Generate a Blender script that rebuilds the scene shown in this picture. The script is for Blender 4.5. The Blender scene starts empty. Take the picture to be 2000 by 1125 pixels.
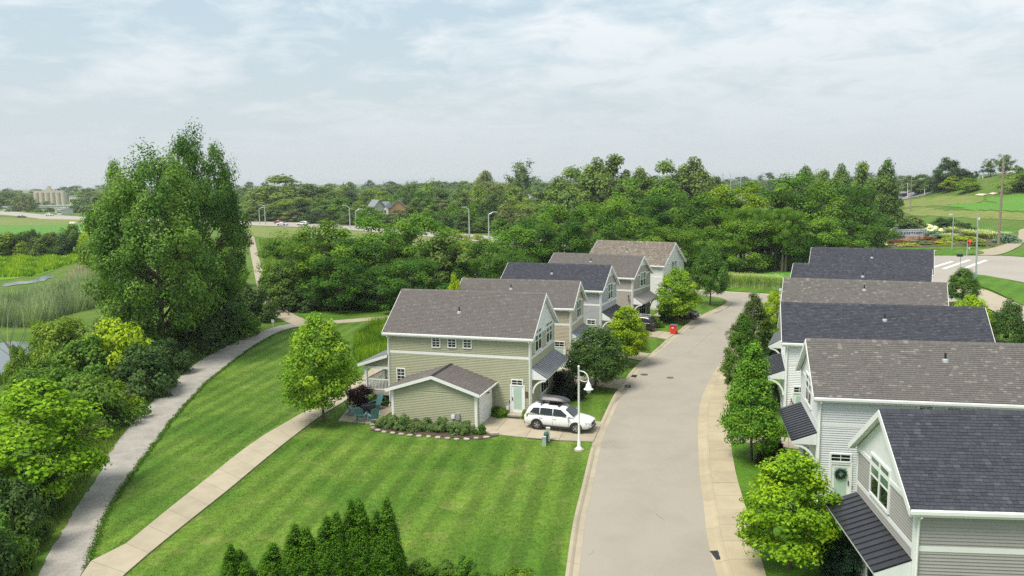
import bpy, math, random
import numpy as np
from mathutils import Vector, Matrix
from mathutils.geometry import tessellate_polygon

random.seed(7)
S = bpy.context.scene
COL = S.collection

# ------------------------------------------------------------------ camera, world, sun, exposure
CAM_H, FPX, ROLL, HORIZON = 17.8, 1556.0, 0.016, 351.5
PITCH = math.atan((562.5 - HORIZON) / FPX)
_s = math.sqrt(1 + ROLL * ROLL)
_fwd = Vector((0, math.cos(PITCH), -math.sin(PITCH)))
_dn = Vector((0, -math.sin(PITCH), -math.cos(PITCH)))
_X = Vector((1, 0, 0))
_right = (_X + _dn * ROLL) / _s
_down = (_dn - _X * ROLL) / _s
cam_data = bpy.data.cameras.new('camera')
cam_data.lens = 36.0 * FPX / 2000.0
cam_data.sensor_width = 36.0
cam_data.clip_start = 0.5
cam_data.clip_end = 30000
cam = bpy.data.objects.new('camera', cam_data)
COL.objects.link(cam)
m = Matrix.Identity(4)
for i in range(3):
    m[i][0] = _right[i]; m[i][1] = -_down[i]; m[i][2] = -_fwd[i]
m[2][3] = CAM_H
cam.matrix_world = m
S.camera = cam

SUN_EL, SUN_AZ = math.radians(62), math.radians(-125)   # azimuth from +Y towards +X: behind the camera, to its left
world = bpy.data.worlds.new('World')
S.world = world
world.use_nodes = True
wn, wl = world.node_tree.nodes, world.node_tree.links
for n_ in list(wn): wn.remove(n_)


def N(nodes, kind, **kw):
    n = nodes.new(kind)
    for k, v in kw.items():
        if k == 'inp':
            for a, b in v.items(): n.inputs[a].default_value = b
        else: setattr(n, k, v)
    return n


def math_n(nodes, links, op, a, b=None, c=None, clamp=False):
    n = nodes.new('ShaderNodeMath'); n.operation = op; n.use_clamp = clamp
    for i, v in enumerate((a, b, c)):
        if v is None: continue
        if isinstance(v, (int, float)): n.inputs[i].default_value = v
        else: links.new(v, n.inputs[i])
    return n.outputs[0]


def ramp(nodes, links, fac, stops):
    n = nodes.new('ShaderNodeValToRGB')
    e = n.color_ramp.elements
    while len(e) < len(stops): e.new(0.5)
    for el, (p, c) in zip(e, stops):
        el.position = p
        el.color = (*c, 1) if not isinstance(c, (int, float)) else (c, c, c, 1)
    links.new(fac, n.inputs[0])
    return n.outputs[0]


def mixc(nodes, links, fac, a, b, blend='MIX'):
    n = nodes.new('ShaderNodeMix'); n.data_type = 'RGBA'; n.blend_type = blend
    for idx, v in ((0, fac), (6, a), (7, b)):
        if isinstance(v, (int, float)): n.inputs[idx].default_value = v
        elif isinstance(v, tuple): n.inputs[idx].default_value = (*v, 1) if len(v) == 3 else v
        else: links.new(v, n.inputs[idx])
    return n.outputs[2]


SKY_STRENGTH = 0.1
sky = N(wn, 'ShaderNodeTexSky', sky_type='NISHITA', sun_disc=False, sun_elevation=SUN_EL, sun_rotation=SUN_AZ,
        air_density=1.0, dust_density=2.5, ozone_density=1.0)
tc = N(wn, 'ShaderNodeTexCoord')
sep = N(wn, 'ShaderNodeSeparateXYZ'); wl.new(tc.outputs['Generated'], sep.inputs[0])
zc = math_n(wn, wl, 'MAXIMUM', sep.outputs[2], 0.0)
den = math_n(wn, wl, 'ADD', zc, 0.20)
cx = math_n(wn, wl, 'DIVIDE', sep.outputs[0], den)
cy = math_n(wn, wl, 'DIVIDE', sep.outputs[1], den)
cmb = N(wn, 'ShaderNodeCombineXYZ'); wl.new(cx, cmb.inputs[0]); wl.new(cy, cmb.inputs[1]); cmb.inputs[2].default_value = 3.7
n1 = N(wn, 'ShaderNodeTexNoise', inp={'Scale': 1.1, 'Detail': 3.0, 'Roughness': 0.5, 'Distortion': 0.3}); wl.new(cmb.outputs[0], n1.inputs['Vector'])
n2 = N(wn, 'ShaderNodeTexNoise', inp={'Scale': 4.2, 'Detail': 7.0, 'Roughness': 0.6, 'Distortion': 0.4}); wl.new(cmb.outputs[0], n2.inputs['Vector'])
big = math_n(wn, wl, 'MULTIPLY', n1.outputs[0], 0.50)
cl = math_n(wn, wl, 'MULTIPLY_ADD', n2.outputs[0], 0.50, big)
cl = math_n(wn, wl, 'MULTIPLY_ADD', cx, 0.030, cl)           # more veil towards the east side of the sky
mask = ramp(wn, wl, cl, [(0.415, 0.0), (0.575, 1.0)])
fade = ramp(wn, wl, zc, [(0.02, 0.0), (0.20, 1.0)])
mask = math_n(wn, wl, 'MULTIPLY', mask, fade)
mask = math_n(wn, wl, 'MULTIPLY', mask, 0.75)
pale = mixc(wn, wl, 0.80, sky.outputs[0], (4.05, 5.1, 5.6))      # thin high haze over the blue
hz_f = ramp(wn, wl, zc, [(0.0, 1.0), (0.22, 0.0)])
pale = mixc(wn, wl, hz_f, pale, (4.5, 4.82, 4.98))
skyc = mixc(wn, wl, mask, pale, (6.7, 6.83, 6.92))
bg = N(wn, 'ShaderNodeBackground', inp={'Strength': SKY_STRENGTH}); wl.new(skyc, bg.inputs[0])
wo = N(wn, 'ShaderNodeOutputWorld'); wl.new(bg.outputs[0], wo.inputs[0])

sun_data = bpy.data.lights.new('sun', 'SUN')
sun_data.energy = 3.0
sun_data.angle = math.radians(24)
sun_data.color = (1.0, 0.94, 0.82)
sun = bpy.data.objects.new('sun', sun_data)
COL.objects.link(sun)
sd = Vector((math.sin(SUN_AZ) * math.cos(SUN_EL), math.cos(SUN_AZ) * math.cos(SUN_EL), math.sin(SUN_EL)))
sun.rotation_euler = sd.to_track_quat('Z', 'Y').to_euler()
sun.location = sd * 200

S.view_settings.view_transform = 'Standard'
S.view_settings.look = 'None'
S.view_settings.exposure = 0.60
S.view_settings.gamma = 1.0
S.view_settings.use_curve_mapping = False
S.cycles.max_bounces = 6
S.cycles.transparent_max_bounces = 8
S.cycles.volume_bounces = 0
S.cycles.use_denoising = False
S.cycles.use_adaptive_sampling = False
S.cycles.sample_clamp_indirect = 4.0


# ------------------------------------------------------------------ pixels of the photograph (2000 x 1125) to places on the ground
def ray(px, py):
    u, v = px - 1000, py - 562.5
    return _fwd + _right * (u / FPX) + _down * (v / FPX)


def smooth(a, b, x):
    t = min(1, max(0, (x - a) / (b - a)))
    return t * t * (3 - 2 * t)


def terrain(x, y):
    h = 17.5 * smooth(150, 225, x - 0.10 * (y - 260)) * smooth(235, 345, y)
    h *= 1 - smooth(385, 520, y)
    return h


def G(px, py, z=0.0):
    d = ray(px, py)
    t = (z - CAM_H) / d.z
    return Vector((d.x * t, d.y * t, z))


def Gt(px, py):
    d = ray(px, py)
    t, st = 60.0, 1.0
    while t < 6000:
        x, y, z = d.x * t, d.y * t, CAM_H + d.z * t
        if z <= terrain(x, y): return Vector((x, y, terrain(x, y)))
        t += st
    return Vector((d.x * t, d.y * t, 0))


def atY(px, py, Y):
    d = ray(px, py)
    t = Y / d.y
    return Vector((d.x * t, Y, CAM_H + d.z * t))


# ------------------------------------------------------------------ tags
def tag(o, label, cat, group=None, kind=None):
    if label: o['label'] = label
    if cat: o['category'] = cat
    if group: o['group'] = group
    if kind: o['kind'] = kind
    return o


def empty(name, loc, label=None, cat=None, group=None, rz=0.0):
    o = bpy.data.objects.new(name, None)
    o.empty_display_size = 0.3
    COL.objects.link(o)
    o.location = loc
    o.rotation_euler = (0, 0, rz)
    return tag(o, label, cat, group)


def copy_tree(o, parent=None):
    c = o.copy(); COL.objects.link(c)
    c.parent = parent
    for ch in o.children: copy_tree(ch, c)
    return c


# ------------------------------------------------------------------ mesh builder
class MB:
    def __init__(self, T=None, flip=False):
        self.v, self.f, self.T, self.flip = [], [], T, flip

    def add(self, vs, fs):
        b = len(self.v)
        for p in vs:
            p = Vector(p)
            self.v.append(self.T(p) if self.T else p)
        for f in fs:
            f = [b + i for i in f]
            self.f.append(f[::-1] if self.flip else f)
        return self

    def box(self, a, b):
        x0, y0, z0 = a; x1, y1, z1 = b
        return self.add([(x0, y0, z0), (x1, y0, z0), (x1, y1, z0), (x0, y1, z0), (x0, y0, z1), (x1, y0, z1), (x1, y1, z1), (x0, y1, z1)],
                        [(3, 2, 1, 0), (4, 5, 6, 7), (0, 1, 5, 4), (1, 2, 6, 5), (2, 3, 7, 6), (3, 0, 4, 7)])

    def obox(self, o, a, b, c):       # parallelepiped from a corner and three edges
        o, a, b, c = Vector(o), Vector(a), Vector(b), Vector(c)
        return self.add([o, o + a, o + a + b, o + b, o + c, o + a + c, o + a + b + c, o + b + c],
                        [(3, 2, 1, 0), (4, 5, 6, 7), (0, 1, 5, 4), (1, 2, 6, 5), (2, 3, 7, 6), (3, 0, 4, 7)])

    def prism(self, poly, ext):       # polygon (3-D points) pushed along ext
        n = len(poly); e = Vector(ext)
        P = [Vector(p) for p in poly]
        fs = [tuple(range(n))[::-1], tuple(range(n, 2 * n))]
        fs += [(i, (i + 1) % n, n + (i + 1) % n, n + i) for i in range(n)]
        return self.add(P + [p + e for p in P], fs)

    def tube(self, pts, rad, n=8, cap=True):
        pts = [Vector(p) for p in pts]
        if isinstance(rad, (int, float)): rad = [rad] * len(pts)
        vs, fs = [], []
        for i, p in enumerate(pts):
            d = (pts[min(i + 1, len(pts) - 1)] - pts[max(i - 1, 0)])
            d = d.normalized() if d.length > 1e-9 else Vector((0, 0, 1))
            a = d.cross(Vector((0, 0, 1)) if abs(d.z) < 0.9 else Vector((1, 0, 0))).normalized()
            b = d.cross(a)
            for k in range(n):
                t = 2 * math.pi * k / n
                vs.append(p + (a * math.cos(t) + b * math.sin(t)) * rad[i])
        for i in range(len(pts) - 1):
            for k in range(n):
                fs.append((i * n + k, i * n + (k + 1) % n, (i + 1) * n + (k + 1) % n, (i + 1) * n + k))
        if cap:
            fs.append(tuple(range(n))); fs.append(tuple(range((len(pts) - 1) * n, len(pts) * n))[::-1])
        return self.add(vs, fs)

    def lathe(self, prof, n=16, c=(0, 0, 0)):
        vs, fs = [], []
        for r, z in prof:
            for k in range(n):
                t = 2 * math.pi * k / n
                vs.append((c[0] + r * math.cos(t), c[1] + r * math.sin(t), c[2] + z))
        for i in range(len(prof) - 1):
            for k in range(n):
                fs.append((i * n + k, i * n + (k + 1) % n, (i + 1) * n + (k + 1) % n, (i + 1) * n + k))
        fs.append(tuple(range(n))[::-1]); fs.append(tuple(range((len(prof) - 1) * n, len(prof) * n)))
        return self.add(vs, fs)

    def mesh(self, name, mat, smooth=False):
        me = bpy.data.meshes.new(name)
        me.from_pydata([tuple(p) for p in self.v], [], self.f)
        if mat: me.materials.append(mat)
        if smooth: me.polygons.foreach_set('use_smooth', [True] * len(me.polygons))
        me.update()
        return me

    def build(self, name, mat, parent=None, smooth=False, kind=None, label=None):
        return link(name, self.mesh(name, mat, smooth), parent, kind, label)


def link(name, me, parent=None, kind=None, label=None, color=None):
    o = bpy.data.objects.new(name, me)
    COL.objects.link(o)
    if parent: o.parent = parent
    if kind: o['kind'] = kind
    if label: o['label'] = label
    if color: o.color = (*color, 1)
    return o


def mesh_np(name, V, Fq, mat, attr=None):
    me = bpy.data.meshes.new(name)
    V = np.asarray(V, np.float32); Fq = np.asarray(Fq, np.int32)
    k = Fq.shape[1]
    me.vertices.add(len(V)); me.vertices.foreach_set('co', V.ravel())
    me.loops.add(Fq.size); me.loops.foreach_set('vertex_index', Fq.ravel())
    me.polygons.add(len(Fq)); me.polygons.foreach_set('loop_start', np.arange(0, Fq.size, k, dtype=np.int32))
    if attr is not None:
        a = me.attributes.new('tint', 'FLOAT', 'POINT'); a.data.foreach_set('value', np.asarray(attr, np.float32))
    if mat: me.materials.append(mat)
    me.update(calc_edges=True)
    return me


# ------------------------------------------------------------------ materials
def new_mat(name):
    mt = bpy.data.materials.new(name); mt.use_nodes = True
    nt = mt.node_tree
    b = nt.nodes['Principled BSDF']
    return mt, nt.nodes, nt.links, b


def noise_n(nodes, links, vec, scale, detail=4, rough=0.55, dist=0.0):
    n = N(nodes, 'ShaderNodeTexNoise', inp={'Scale': scale, 'Detail': detail, 'Roughness': rough, 'Distortion': dist})
    links.new(vec, n.inputs['Vector'])
    return n.outputs[0]


def simple(name, col, rough=0.6, var=0.12, scale=6.0, metal=0.0, spec=0.5, bump=0.0, bscale=None, objvar=0.0):
    mt, ns, ls, b = new_mat(name)
    pos = N(ns, 'ShaderNodeNewGeometry').outputs['Position']
    f = noise_n(ns, ls, pos, scale, 5)
    lo = tuple(c * (1 - var) for c in col); hi = tuple(min(1, c * (1 + var)) for c in col)
    c = ramp(ns, ls, f, [(0.3, lo), (0.7, hi)])
    if objvar:
        oi = N(ns, 'ShaderNodeObjectInfo')
        k = math_n(ns, ls, 'MULTIPLY_ADD', oi.outputs['Random'], objvar * 2, 1 - objvar)
        cc = N(ns, 'ShaderNodeCombineColor')
        for i in range(3): ls.new(k, cc.inputs[i])
        c = mixc(ns, ls, 1.0, c, cc.outputs[0], 'MULTIPLY')
    ls.new(c, b.inputs['Base Color'])
    b.inputs['Roughness'].default_value = rough
    b.inputs['Metallic'].default_value = metal
    b.inputs['Specular IOR Level'].default_value = spec
    if bump:
        bn = N(ns, 'ShaderNodeBump', inp={'Strength': bump, 'Distance': 0.02})
        ls.new(noise_n(ns, ls, pos, bscale or scale * 8, 3), bn.inputs['Height']); ls.new(bn.outputs[0], b.inputs['Normal'])
    return mt


def leaf_material():
    mt, ns, ls, b = new_mat('leaf')
    oi = N(ns, 'ShaderNodeObjectInfo'); ge = N(ns, 'ShaderNodeNewGeometry')
    at = N(ns, 'ShaderNodeAttribute', attribute_name='tint')
    k = math_n(ns, ls, 'MULTIPLY_ADD', ge.outputs['Random Per Island'], 0.66, 0.50)
    k = math_n(ns, ls, 'MULTIPLY_ADD', at.outputs['Fac'], 0.55, k)
    cc = N(ns, 'ShaderNodeCombineColor')
    for i in range(3): ls.new(k, cc.inputs[i])
    c = mixc(ns, ls, 1.0, oi.outputs['Color'], cc.outputs[0], 'MULTIPLY')
    hs = N(ns, 'ShaderNodeHueSaturation')
    h = math_n(ns, ls, 'MULTIPLY_ADD', at.outputs['Fac'], -0.030, 0.503)
    ls.new(h, hs.inputs['Hue']); ls.new(c, hs.inputs['Color'])
    ls.new(hs.outputs[0], b.inputs['Base Color'])
    b.inputs['Roughness'].default_value = 0.5
    b.inputs['Specular IOR Level'].default_value = 0.08
    tr = N(ns, 'ShaderNodeBsdfTranslucent')
    tcol = mixc(ns, ls, 1.0, hs.outputs[0], (1.35, 1.45, 0.75), 'MULTIPLY')
    ls.new(tcol, tr.inputs[0])
    mx = N(ns, 'ShaderNodeMixShader', inp={0: 0.27})
    ls.new(b.outputs[0], mx.inputs[1]); ls.new(tr.outputs[0], mx.inputs[2])
    ls.new(mx.outputs[0], ns['Material Output'].inputs[0])
    return mt


def shingle_material(name, dark, mid, light, pl, contrast=1.0):
    mt, ns, ls, b = new_mat(name)
    ge = N(ns, 'ShaderNodeNewGeometry'); oi = N(ns, 'ShaderNodeObjectInfo')
    r = math_n(ns, ls, 'ADD', ge.outputs['Random Per Island'], oi.outputs['Random'])
    r = math_n(ns, ls, 'FRACT', r)
    big = noise_n(ns, ls, ge.outputs['Position'], 0.9, 3)
    r2 = math_n(ns, ls, 'MULTIPLY_ADD', big, 0.35, r)
    r2 = math_n(ns, ls, 'SUBTRACT', r2, 0.175)
    c = ramp(ns, ls, r2, [(0.0, dark), (0.35, mid), (1 - pl, mid), (1.0, light)])
    g = noise_n(ns, ls, ge.outputs['Position'], 60, 2)
    g = ramp(ns, ls, g, [(0.3, 0.8), (0.7, 1.2)])
    c = mixc(ns, ls, 1.0, c, g, 'MULTIPLY')
    ls.new(c, b.inputs['Base Color'])
    b.inputs['Roughness'].default_value = 0.9
    b.inputs['Specular IOR Level'].default_value = 0.25
    return mt


def paint_material(name, rough=0.25):
    mt, ns, ls, b = new_mat(name)
    oi = N(ns, 'ShaderNodeObjectInfo')
    ls.new(oi.outputs['Color'], b.inputs['Base Color'])
    b.inputs['Roughness'].default_value = rough
    b.inputs['Coat Weight'].default_value = 0.6
    b.inputs['Coat Roughness'].default_value = 0.05
    return mt


def grass_material(name, base, alt, dry, stripes=None, dry_amt=0.5):
    mt, ns, ls, b = new_mat(name)
    pos = N(ns, 'ShaderNodeNewGeometry').outputs['Position']
    f1 = noise_n(ns, ls, pos, 0.16, 5, 0.6, 0.6)
    f2 = noise_n(ns, ls, pos, 0.9, 6, 0.7, 0.5)
    f3 = noise_n(ns, ls, pos, 14.0, 3, 0.7)
    c = mixc(ns, ls, ramp(ns, ls, f1, [(0.38, 0.0), (0.62, 1.0)]), base, alt)
    dm = math_n(ns, ls, 'MULTIPLY', ramp(ns, ls, f2, [(0.5, 0.0), (0.72, 1.0)]), ramp(ns, ls, f1, [(0.4, 0.2), (0.65, 1.0)]))
    dm = math_n(ns, ls, 'MULTIPLY', dm, dry_amt)
    c = mixc(ns, ls, dm, c, dry)
    if stripes:
        ang, width, amt = stripes
        sp = N(ns, 'ShaderNodeSeparateXYZ'); ls.new(pos, sp.inputs[0])
        a = math_n(ns, ls, 'MULTIPLY', sp.outputs[0], math.cos(ang))
        a = math_n(ns, ls, 'MULTIPLY_ADD', sp.outputs[1], math.sin(ang), a)
        a = math_n(ns, ls, 'MULTIPLY_ADD', noise_n(ns, ls, pos, 0.5, 3), 0.5, a)
        s = math_n(ns, ls, 'SINE', math_n(ns, ls, 'MULTIPLY', a, math.pi / width))
        s = ramp(ns, ls, math_n(ns, ls, 'MULTIPLY_ADD', s, 0.5, 0.5), [(0.25, 1 - amt), (0.75, 1 + amt)])
        n = math_n(ns, ls, 'MULTIPLY', ramp(ns, ls, noise_n(ns, ls, pos, 0.22, 2), [(0.35, 0.25), (0.65, 1.0)]), 1.0)
        s2 = mixc(ns, ls, n, (1, 1, 1), s)
        c = mixc(ns, ls, 1.0, c, s2, 'MULTIPLY')
    g = ramp(ns, ls, f3, [(0.25, 0.55), (0.75, 1.45)])
    c = mixc(ns, ls, 1.0, c, ramp(ns, ls, noise_n(ns, ls, pos, 3.2, 4, 0.7), [(0.3, 0.74), (0.7, 1.26)]), 'MULTIPLY')
    c = mixc(ns, ls, 1.0, c, g, 'MULTIPLY')
    ls.new(c, b.inputs['Base Color'])
    b.inputs['Roughness'].default_value = 0.85
    b.inputs['Specular IOR Level'].default_value = 0.15
    bn = N(ns, 'ShaderNodeBump', inp={'Strength': 0.7, 'Distance': 0.06})
    ls.new(noise_n(ns, ls, pos, 9, 4, 0.7), bn.inputs['Height']); ls.new(bn.outputs[0], b.inputs['Normal'])
    return mt


def paving_material(name, base, stain, scale=0.5, rough=0.85, fine=30, bump=0.25, speck=0.1):
    mt, ns, ls, b = new_mat(name)
    pos = N(ns, 'ShaderNodeNewGeometry').outputs['Position']
    f1 = noise_n(ns, ls, pos, scale, 6, 0.6, 0.4)
    f2 = noise_n(ns, ls, pos, fine, 3, 0.8)
    c = mixc(ns, ls, ramp(ns, ls, f1, [(0.42, 0.0), (0.75, 1.0)]), base, stain)
    oi = N(ns, 'ShaderNodeObjectInfo')
    k = math_n(ns, ls, 'MULTIPLY_ADD', oi.outputs['Random'], 0.14, 0.93)
    cc = N(ns, 'ShaderNodeCombineColor')
    for i in range(3): ls.new(k, cc.inputs[i])
    c = mixc(ns, ls, 1.0, c, cc.outputs[0], 'MULTIPLY')
    g = ramp(ns, ls, f2, [(0.25, 1 - speck), (0.75, 1 + speck)])
    c = mixc(ns, ls, 1.0, c, g, 'MULTIPLY')
    ls.new(c, b.inputs['Base Color'])
    b.inputs['Roughness'].default_value = rough
    b.inputs['Specular IOR Level'].default_value = 0.25
    bn = N(ns, 'ShaderNodeBump', inp={'Strength': bump, 'Distance': 0.01})
    ls.new(f2, bn.inputs['Height']); ls.new(bn.outputs[0], b.inputs['Normal'])
    return mt


M = {}
M['leaf'] = leaf_material()
M['bark'] = simple('bark', (0.10, 0.08, 0.06), 0.9, 0.35, 9, bump=0.6)
M['bark_pale'] = simple('bark_pale', (0.30, 0.27, 0.22), 0.9, 0.25, 9, bump=0.5)
M['white'] = simple('white_trim', (0.78, 0.79, 0.78), 0.5, 0.03, 2)
M['white_panel'] = simple('white_panel', (0.74, 0.76, 0.76), 0.55, 0.04, 2)
M['metal_dark'] = simple('metal_dark', (0.035, 0.035, 0.042), 0.28, 0.12, 3, metal=0.35, objvar=0.12)
M['metal_gray'] = simple('metal_gray', (0.21, 0.215, 0.23), 0.38, 0.08, 2, metal=0.3, objvar=0.06)
M['metal_tan'] = simple('metal_tan', (0.34, 0.31, 0.29), 0.42, 0.08, 2, metal=0.2, objvar=0.06)
M['galv'] = simple('galvanised', (0.50, 0.53, 0.54), 0.42, 0.12, 5, metal=0.5)
M['black'] = simple('black', (0.018, 0.018, 0.02), 0.5, 0.2, 8)
M['rubber'] = simple('rubber', (0.02, 0.02, 0.021), 0.8, 0.2, 14)
M['trim_black'] = simple('trim_black', (0.025, 0.025, 0.027), 0.6, 0.1, 8)
M['alloy'] = simple('alloy', (0.55, 0.56, 0.57), 0.3, 0.08, 9, metal=0.8)
M['soil'] = simple('mulch', (0.085, 0.055, 0.038), 0.95, 0.4, 14, bump=0.8)
M['stone'] = simple('stone', (0.42, 0.38, 0.32), 0.85, 0.18, 6, bump=0.4, objvar=0.15)
M['wood_pole'] = simple('wood_pole', (0.26, 0.21, 0.16), 0.85, 0.2, 6)
M['teal'] = simple('teal_plastic', (0.10, 0.24, 0.25), 0.5, 0.06, 5, objvar=0.08)
M['cloth_black'] = simple('cover_black', (0.022, 0.022, 0.024), 0.55, 0.2, 4)
M['red_plastic'] = simple('red_plastic', (0.72, 0.035, 0.02), 0.42, 0.08, 5)
M['paint'] = paint_material('car_paint')
M['plain'] = paint_material('object_colour', 0.55)
M['red_light'] = simple('red_lens', (0.45, 0.015, 0.015), 0.2, 0.05)
M['brass'] = simple('bronze', (0.16, 0.11, 0.07), 0.45, 0.1, metal=0.5)


def glass_mat(name, col, rough=0.06):
    mt, ns, ls, b = new_mat(name)
    b.inputs['Base Color'].default_value = (*col, 1)
    b.inputs['Roughness'].default_value = rough
    b.inputs['Specular IOR Level'].default_value = 0.5
    return mt


M['glass'] = glass_mat('window_glass', (0.012, 0.022, 0.018), 0.04)
M['glass_green'] = glass_mat('window_glass_tint', (0.10, 0.19, 0.13), 0.05)
M['glass_door'] = glass_mat('door_glass', (0.42, 0.56, 0.47), 0.12)
M['glass_car'] = glass_mat('car_glass', (0.02, 0.026, 0.03), 0.03)
M['lens'] = glass_mat('lamp_lens', (0.55, 0.56, 0.57), 0.08)


def emit_mat(name, col, st):
    mt, ns, ls, b = new_mat(name)
    b.inputs['Base Color'].default_value = (*col, 1)
    b.inputs['Emission Color'].default_value = (*col, 1)
    b.inputs['Emission Strength'].default_value = st
    return mt


M['red_signal'] = emit_mat('red_signal', (1.0, 0.04, 0.02), 1.2)

SID = {}
for k, c in dict(green=(0.37, 0.372, 0.25), tan=(0.46, 0.40, 0.29), bluegray=(0.36, 0.37, 0.385), taupe=(0.37, 0.335, 0.295),
                 white=(0.68, 0.68, 0.65), gray=(0.33, 0.315, 0.30), lightgray=(0.61, 0.63, 0.645), brightwhite=(0.77, 0.78, 0.78)).items():
    SID[k] = simple('siding_' + k, c, 0.6, 0.035, 1.2, objvar=0.015)
ROOF = dict(
    brown=shingle_material('shingle_brown', (0.118, 0.106, 0.103), (0.138, 0.124, 0.119), (0.176, 0.16, 0.152), 0.14),
    speckled=shingle_material('shingle_speckled', (0.112, 0.104, 0.101), (0.135, 0.125, 0.119), (0.215, 0.197, 0.18), 0.14),
    tanroof=shingle_material('shingle_tan', (0.14, 0.12, 0.10), (0.19, 0.165, 0.14), (0.30, 0.26, 0.22), 0.30),
    navy=shingle_material('shingle_navy', (0.040, 0.042, 0.054), (0.055, 0.058, 0.073), (0.078, 0.082, 0.10), 0.22),
)
M['asphalt'] = paving_material('street_asphalt', (0.322, 0.292, 0.247), (0.285, 0.257, 0.216), 0.35, fine=22, speck=0.07)
M['concrete'] = paving_material('concrete', (0.385, 0.335, 0.25), (0.31, 0.268, 0.2), 0.8, fine=26, speck=0.06)
M['concrete_warm'] = paving_material('sidewalk_concrete', (0.40, 0.342, 0.235), (0.335, 0.285, 0.197), 0.7, fine=26, speck=0.06)
M['gravel'] = paving_material('gravel', (0.345, 0.325, 0.295), (0.245, 0.225, 0.195), 0.9, fine=14, bump=0.9, speck=0.28)
M['highway'] = paving_material('highway_concrete', (0.37, 0.342, 0.30), (0.32, 0.297, 0.262), 0.08, fine=3)
M['lot'] = paving_material('lot_asphalt', (0.22, 0.22, 0.235), (0.18, 0.18, 0.19), 0.05, fine=2)
M['sand'] = simple('sand', (0.55, 0.47, 0.36), 0.95, 0.15, 0.6)
M['lawn'] = grass_material('lawn', (0.060, 0.134, 0.013), (0.104, 0.180, 0.021), (0.21, 0.215, 0.07), (math.radians(-9), 0.82, 0.20), 0.75)
M['lawn_side'] = grass_material('lawn_side', (0.060, 0.150, 0.010), (0.085, 0.18, 0.016), (0.16, 0.20, 0.05), (math.radians(-40), 1.2, 0.10), 0.35)
M['meadow'] = grass_material('meadow', (0.065, 0.135, 0.016), (0.11, 0.17, 0.025), (0.20, 0.18, 0.07), None, 0.6)
M['fairway'] = grass_material('fairway', (0.085, 0.215, 0.03), (0.10, 0.23, 0.035), (0.12, 0.22, 0.05), None, 0.3)
M['fescue'] = grass_material('fescue', (0.13, 0.19, 0.04), (0.19, 0.21, 0.06), (0.27, 0.22, 0.10), None, 0.6)
M['lily'] = grass_material('lily', (0.10, 0.24, 0.02), (0.14, 0.27, 0.025), (0.05, 0.12, 0.02), None, 0.9)


def water_mat():
    mt, ns, ls, b = new_mat('water')
    b.inputs['Base Color'].default_value = (0.10, 0.12, 0.12, 1)
    b.inputs['Roughness'].default_value = 0.08
    b.inputs['Specular IOR Level'].default_value = 1.0
    pos = N(ns, 'ShaderNodeNewGeometry').outputs['Position']
    bn = N(ns, 'ShaderNodeBump', inp={'Strength': 0.25, 'Distance': 0.05})
    ls.new(noise_n(ns, ls, pos, 1.5, 3), bn.inputs['Height']); ls.new(bn.outputs[0], b.inputs['Normal'])
    return mt


M['water'] = water_mat()


# ------------------------------------------------------------------ the ground and everything laid on it
def cat(pts, step=1.0, closed=False):          # Catmull-Rom through points, resampled
    P = [Vector((p[0], p[1], 0)) for p in pts]
    out = []
    n = len(P)
    rng_ = range(n) if closed else range(n - 1)
    for i in rng_:
        p0 = P[(i - 1) % n] if (closed or i > 0) else P[0] * 2 - P[1]
        p1, p2 = P[i], P[(i + 1) % n]
        p3 = P[(i + 2) % n] if (closed or i + 2 < n) else P[-1] * 2 - P[-2]
        k = max(1, int((p2 - p1).length / step))
        for j in range(k):
            t = j / k
            out.append(0.5 * ((2 * p1) + (p2 - p0) * t + (2 * p0 - 5 * p1 + 4 * p2 - p3) * t * t + (3 * p1 - p0 - 3 * p2 + p3) * t ** 3))
    if not closed: out.append(P[-1])
    return out


def resample(pts, n):
    P = [Vector((p[0], p[1], 0)) for p in pts]
    d = [0]
    for a, b in zip(P, P[1:]): d.append(d[-1] + (b - a).length)
    out, j = [], 0
    for i in range(n):
        s = d[-1] * i / (n - 1)
        while j < len(P) - 2 and d[j + 1] < s: j += 1
        t = (s - d[j]) / max(1e-9, d[j + 1] - d[j])
        out.append(P[j].lerp(P[j + 1], t))
    return out


def px(pts, z=0.0): return [G(a, b, z) for a, b in pts]


def rough_edge(pts, amp, seed=0):
    r = random.Random(seed)
    return [p + Vector((r.uniform(-amp, amp), r.uniform(-amp, amp), 0)) for p in pts]


def sheet(name, pts, z, mat, kind='structure', parent=None, label=None, cat_=None, thick=0.0):
    P = [Vector((p[0], p[1], 0)) for p in pts]
    tri = tessellate_polygon([P])
    mb = MB()
    mb.add([(p.x, p.y, z) for p in P], [])
    for t in tri:
        a, b, c = (P[i] for i in t)
        mb.f.append(list(t) if (b - a).cross(c - a).z > 0 else list(t)[::-1])
    if thick:
        n = len(P)
        mb.add([(p.x, p.y, z - thick) for p in P], [(i, (i + 1) % n, (i + 1) % n - n, i - n) for i in range(0)])
        for i in range(n):
            j = (i + 1) % n
            mb.f.append([i, j, n + j, n + i])
    o = mb.build(name, mat, parent, kind=kind)
    return tag(o, label, cat_)


def ribbon(name, L, R, z, mat, parent=None, kind='structure'):
    n = max(len(L), len(R))
    L, R = resample(L, n), resample(R, n)
    mb = MB()
    mb.add([(p.x, p.y, z) for p in L] + [(p.x, p.y, z) for p in R], [(i, n + i, n + i + 1, i + 1) for i in range(n - 1)])
    return mb.build(name, mat, parent, kind=kind), L, R


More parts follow.
